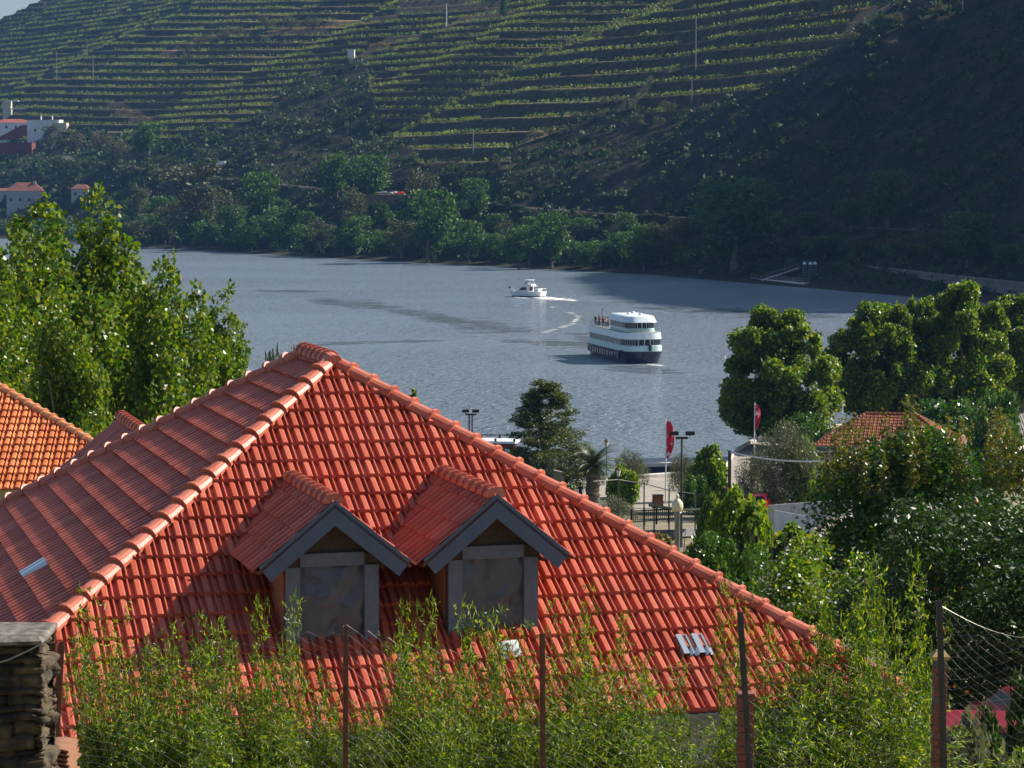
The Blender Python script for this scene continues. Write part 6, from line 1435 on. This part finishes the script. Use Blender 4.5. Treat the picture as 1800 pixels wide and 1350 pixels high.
for (px, bot, top, lab, m_, arm) in ((399, 70, 24, 'dark power pole among the olives near the top left', 'darkmetal', 1), (153, 104, 72, 'pale lattice pole on the left hillside', 'greymetal', 1), (100, 142, 90, 'pole with guy wires left on the lower hillside', 'greymetal', 0), (740, 80, 4, 'dark pole at the end of the sandy track', 'darkmetal', 0), (785, 46, 6, 'white pole with a cross arm near the dark cypress', 'white', 1), (164, 142, 96, 'thin grey pole right of the lattice pole', 'greymetal', 0), (1223, 124, 30, 'tall thin pole standing in the middle of the right terraces', 'greymetal', 0), (1692, 24, -6, 'pale pole at the top right edge of the frame', 'greymetal', 0), (832, 272, 226, 'thin pole beside the lowest vine terraces', 'greymetal', 0), (1216, 178, 142, 'short thin pole above the olives on the right', 'greymetal', 0)):
    P0 = hit_far(px, bot); H = at(px, top, P0.y).z - P0.z; e = empty('power_pole', P0, 0, lab, 'pole', PGp); MB().tube([(0, 0, -1), (0, 0, H)], [.26, .16], 6).build('pole', M[m_], e)
    if arm: MB().bar((-1.3, 0, H - .8), (1.3, 0, H - .8), .2, .2).build('cross_arm', M[m_], e)
M['farstone'] = mat('dark_quay_stone', (.15, .14, .125), .95, (.22, .2, .17), .3)
# stone quay of the far bank with mooring piles, pontoon and gangways
def shore_pt(px, dz=0.0, y=None):
    yb = y; Y = CAMZ * FPX / (yb - 310.); return Vector(((px - 900) / FPX * Y, Y, dz))
S_ = [(1225, 486), (1300, 478), (1420, 492), (1500, 500), (1600, 512), (1700, 522), (1800, 531), (1900, 541)]
e = empty('stone_quay', shore_pt(1500, 0, 503), 0, 'long stone quay wall at the foot of the far bank', 'quay'); P_ = [shore_pt(x, 0, y) for x, y in S_]
Hs = [1.2, 5.2, 5.6, 5.8, 5.6, 5.2, 4.6, 4]; b = MB(); c = MB(); inn = Vector((.867, .499, 0))
for i in range(len(P_) - 1):
    p, q, hp, hq = P_[i], P_[i + 1], Hs[i], Hs[i + 1]
    b.add([p + Zn * -2, q + Zn * -2, q + Zn * hq, p + Zn * hp, p + inn * 7 + Zn * hp, q + inn * 7 + Zn * hq, p + inn * 7 - Zn * 2, q + inn * 7 - Zn * 2], [(0, 1, 2, 3), (3, 2, 5, 4), (4, 5, 7, 6)])
    o = -inn * .2; c.add([p + o + Zn * (hp + .01), q + o + Zn * (hq + .01), q + o + Zn * (hq + .5), p + o + Zn * (hp + .5), p + inn * .8 + Zn * (hp + .5), q + inn * .8 + Zn * (hq + .5)], [(0, 1, 2, 3), (3, 2, 5, 4)])
b.build('wall', M['farstone'], e, world=True); c.build('coping', M['farstone'], e, world=True)
def piles(px, ybase, top, lab, sp=8.4, Dm=1.0):
    base = shore_pt(px, -2, ybase); s = base.y / FPX; H = at(px, top, base.y).z - base.z
    for i in (-1, 0, 1):
        e = empty('mooring_pile', base + Vector((i * sp * s, -1.5 if i == 0 else 0, 0)), 0, ('left', 'middle', 'right')[i + 1] + ' pile of ' + lab, 'pile', 'steel mooring piles with white caps')
        MB().tube([(0, 0, 0), (0, 0, H)], Dm * .5, 12).build('pile', M['navy'], e, True); MB().lathe([(Dm * .56, H - .1), (Dm * .56, H + .15), (.02, H + .85)], n=12).build('cap', M['white'], e)
piles(1211, 480, 450, 'the far trio of white capped mooring piles', 8.2, 1.0); piles(1423, 500, 464, 'the nearer trio of white capped mooring piles beside the pontoon', 9, 1.1)
a, b_ = shore_pt(1320, .7, 494), shore_pt(1412, .7, 503); e = empty('pontoon', a, 0, 'floating pontoon with a metal railing at the far quay', 'pontoon'); d = b_ - a; nrm = Vector((.6, .8, 0))
b = MB(); b.loft([[z_ * Zn + p for p in (Vector(), d, d + nrm * 3.5, nrm * 3.5)] for z_ in (-.6, .3)]); b.build('deck', M['concrete'], e); b = MB()
for k in (0, 1):
    o = nrm * 3.4 * k
    for z_ in (.85, 1.5): b.bar(o + Zn * z_, d + o + Zn * z_, .09, .09)
    for i in range(11): b.bar(d * (i / 10) + o + Zn * .3, d * (i / 10) + o + Zn * 1.5, .09, .09)
b.build('railing', M['greymetal'], e)
GG = 'gangways between the far quay and the pontoon'
for (x0, y0, x1, y1, dz0, lab) in ((1338, 492, 1402, 471, 0, 'longer gangway rising left of the near pile trio'), (1414, 496, 1472, 476, 0, 'shorter gangway rising right of the near pile trio')):
    Yb = CAMZ * FPX / (500 - 310.); a = at(x0, y0, Yb + 3); b_ = at(x1, y1, Yb + 14); e = empty('gangway', a, 0, lab, 'gangway', GG); d = b_ - a; wv = Vector((.5, .85, 0)) * 1.2
    b = MB(); b.loft([[p - Zn * .25 for p in (Vector(), wv)] + [p + Zn * .05 for p in (wv, Vector())], [d + p - Zn * .25 for p in (Vector(), wv)] + [d + p + Zn * .05 for p in (wv, Vector())]]); b.build('deck', M['white'], e); b = MB()
    for k in (0, 1):
        o = wv * k; b.bar(o + Zn * 1.2, d + o + Zn * 1.2, .1, .1)
        for i in range(9): b.bar(d * (i / 8) + o, d * (i / 8) + o + Zn * 1.2, .07, .07)
    b.build('railing', M['greymetal'], e)
# low hedge along the far quay road
hb = np.random.default_rng(77); Cq = []
for x in np.linspace(1372, 1790, 110):
    y0 = np.interp(x, [1370, 1500, 1800], [438, 446, 452]); P0 = hit_far(x, y0); Cq.append((P0.x, P0.y, P0.z + 1.3))
cloud('quay_hedge', np.array(Cq), 50, hb.uniform(1.3, 2.2, len(Cq)), .9, .55, M['lf_far'], 'low clipped hedge along the far quay road', 'hedge', 78)
# pale bare patches and tracks that show on the vineyard
C_ = np.array([tuple(hit_far(x, y) + Vector((0, 0, .4))) for x, y in [(652 + i * 2.1, 84 - 6 * math.sin(i * .2)) for i in range(24)] + [(470 + i * 5, 58 - i * .45) for i in range(40)] + [(205 + i * 2.5, 188 + i * 1.0) for i in range(26)] + [(1400 + i * 5, 38 - i * .8) for i in range(26)]])
cloud('dry_grass', C_, 26, np.full(len(C_), 1.3), .6, .5, M['lf_dry'], 'dry golden grass along the vineyard tracks', 'grass', 79)
# ------------------------------------------------------------------ haze over the valley
m, t, p = newmat('valley_haze'); t.nodes.remove(p); vp = t.nodes.new('ShaderNodeVolumePrincipled')
vp.inputs['Color'].default_value = (0.22, 0.48, 1.0, 1); vp.inputs['Density'].default_value = 0.00005; vp.inputs['Anisotropy'].default_value = 0.0
t.links.new(vp.outputs[0], t.nodes['Material Output'].inputs['Volume'])
hz = MB().box((-400, 2700, 314), (6600, 5800, 644)).build('haze', m)
tag(hz, 'thin blue summer haze in the air over the valley', 'haze', kind='stuff')
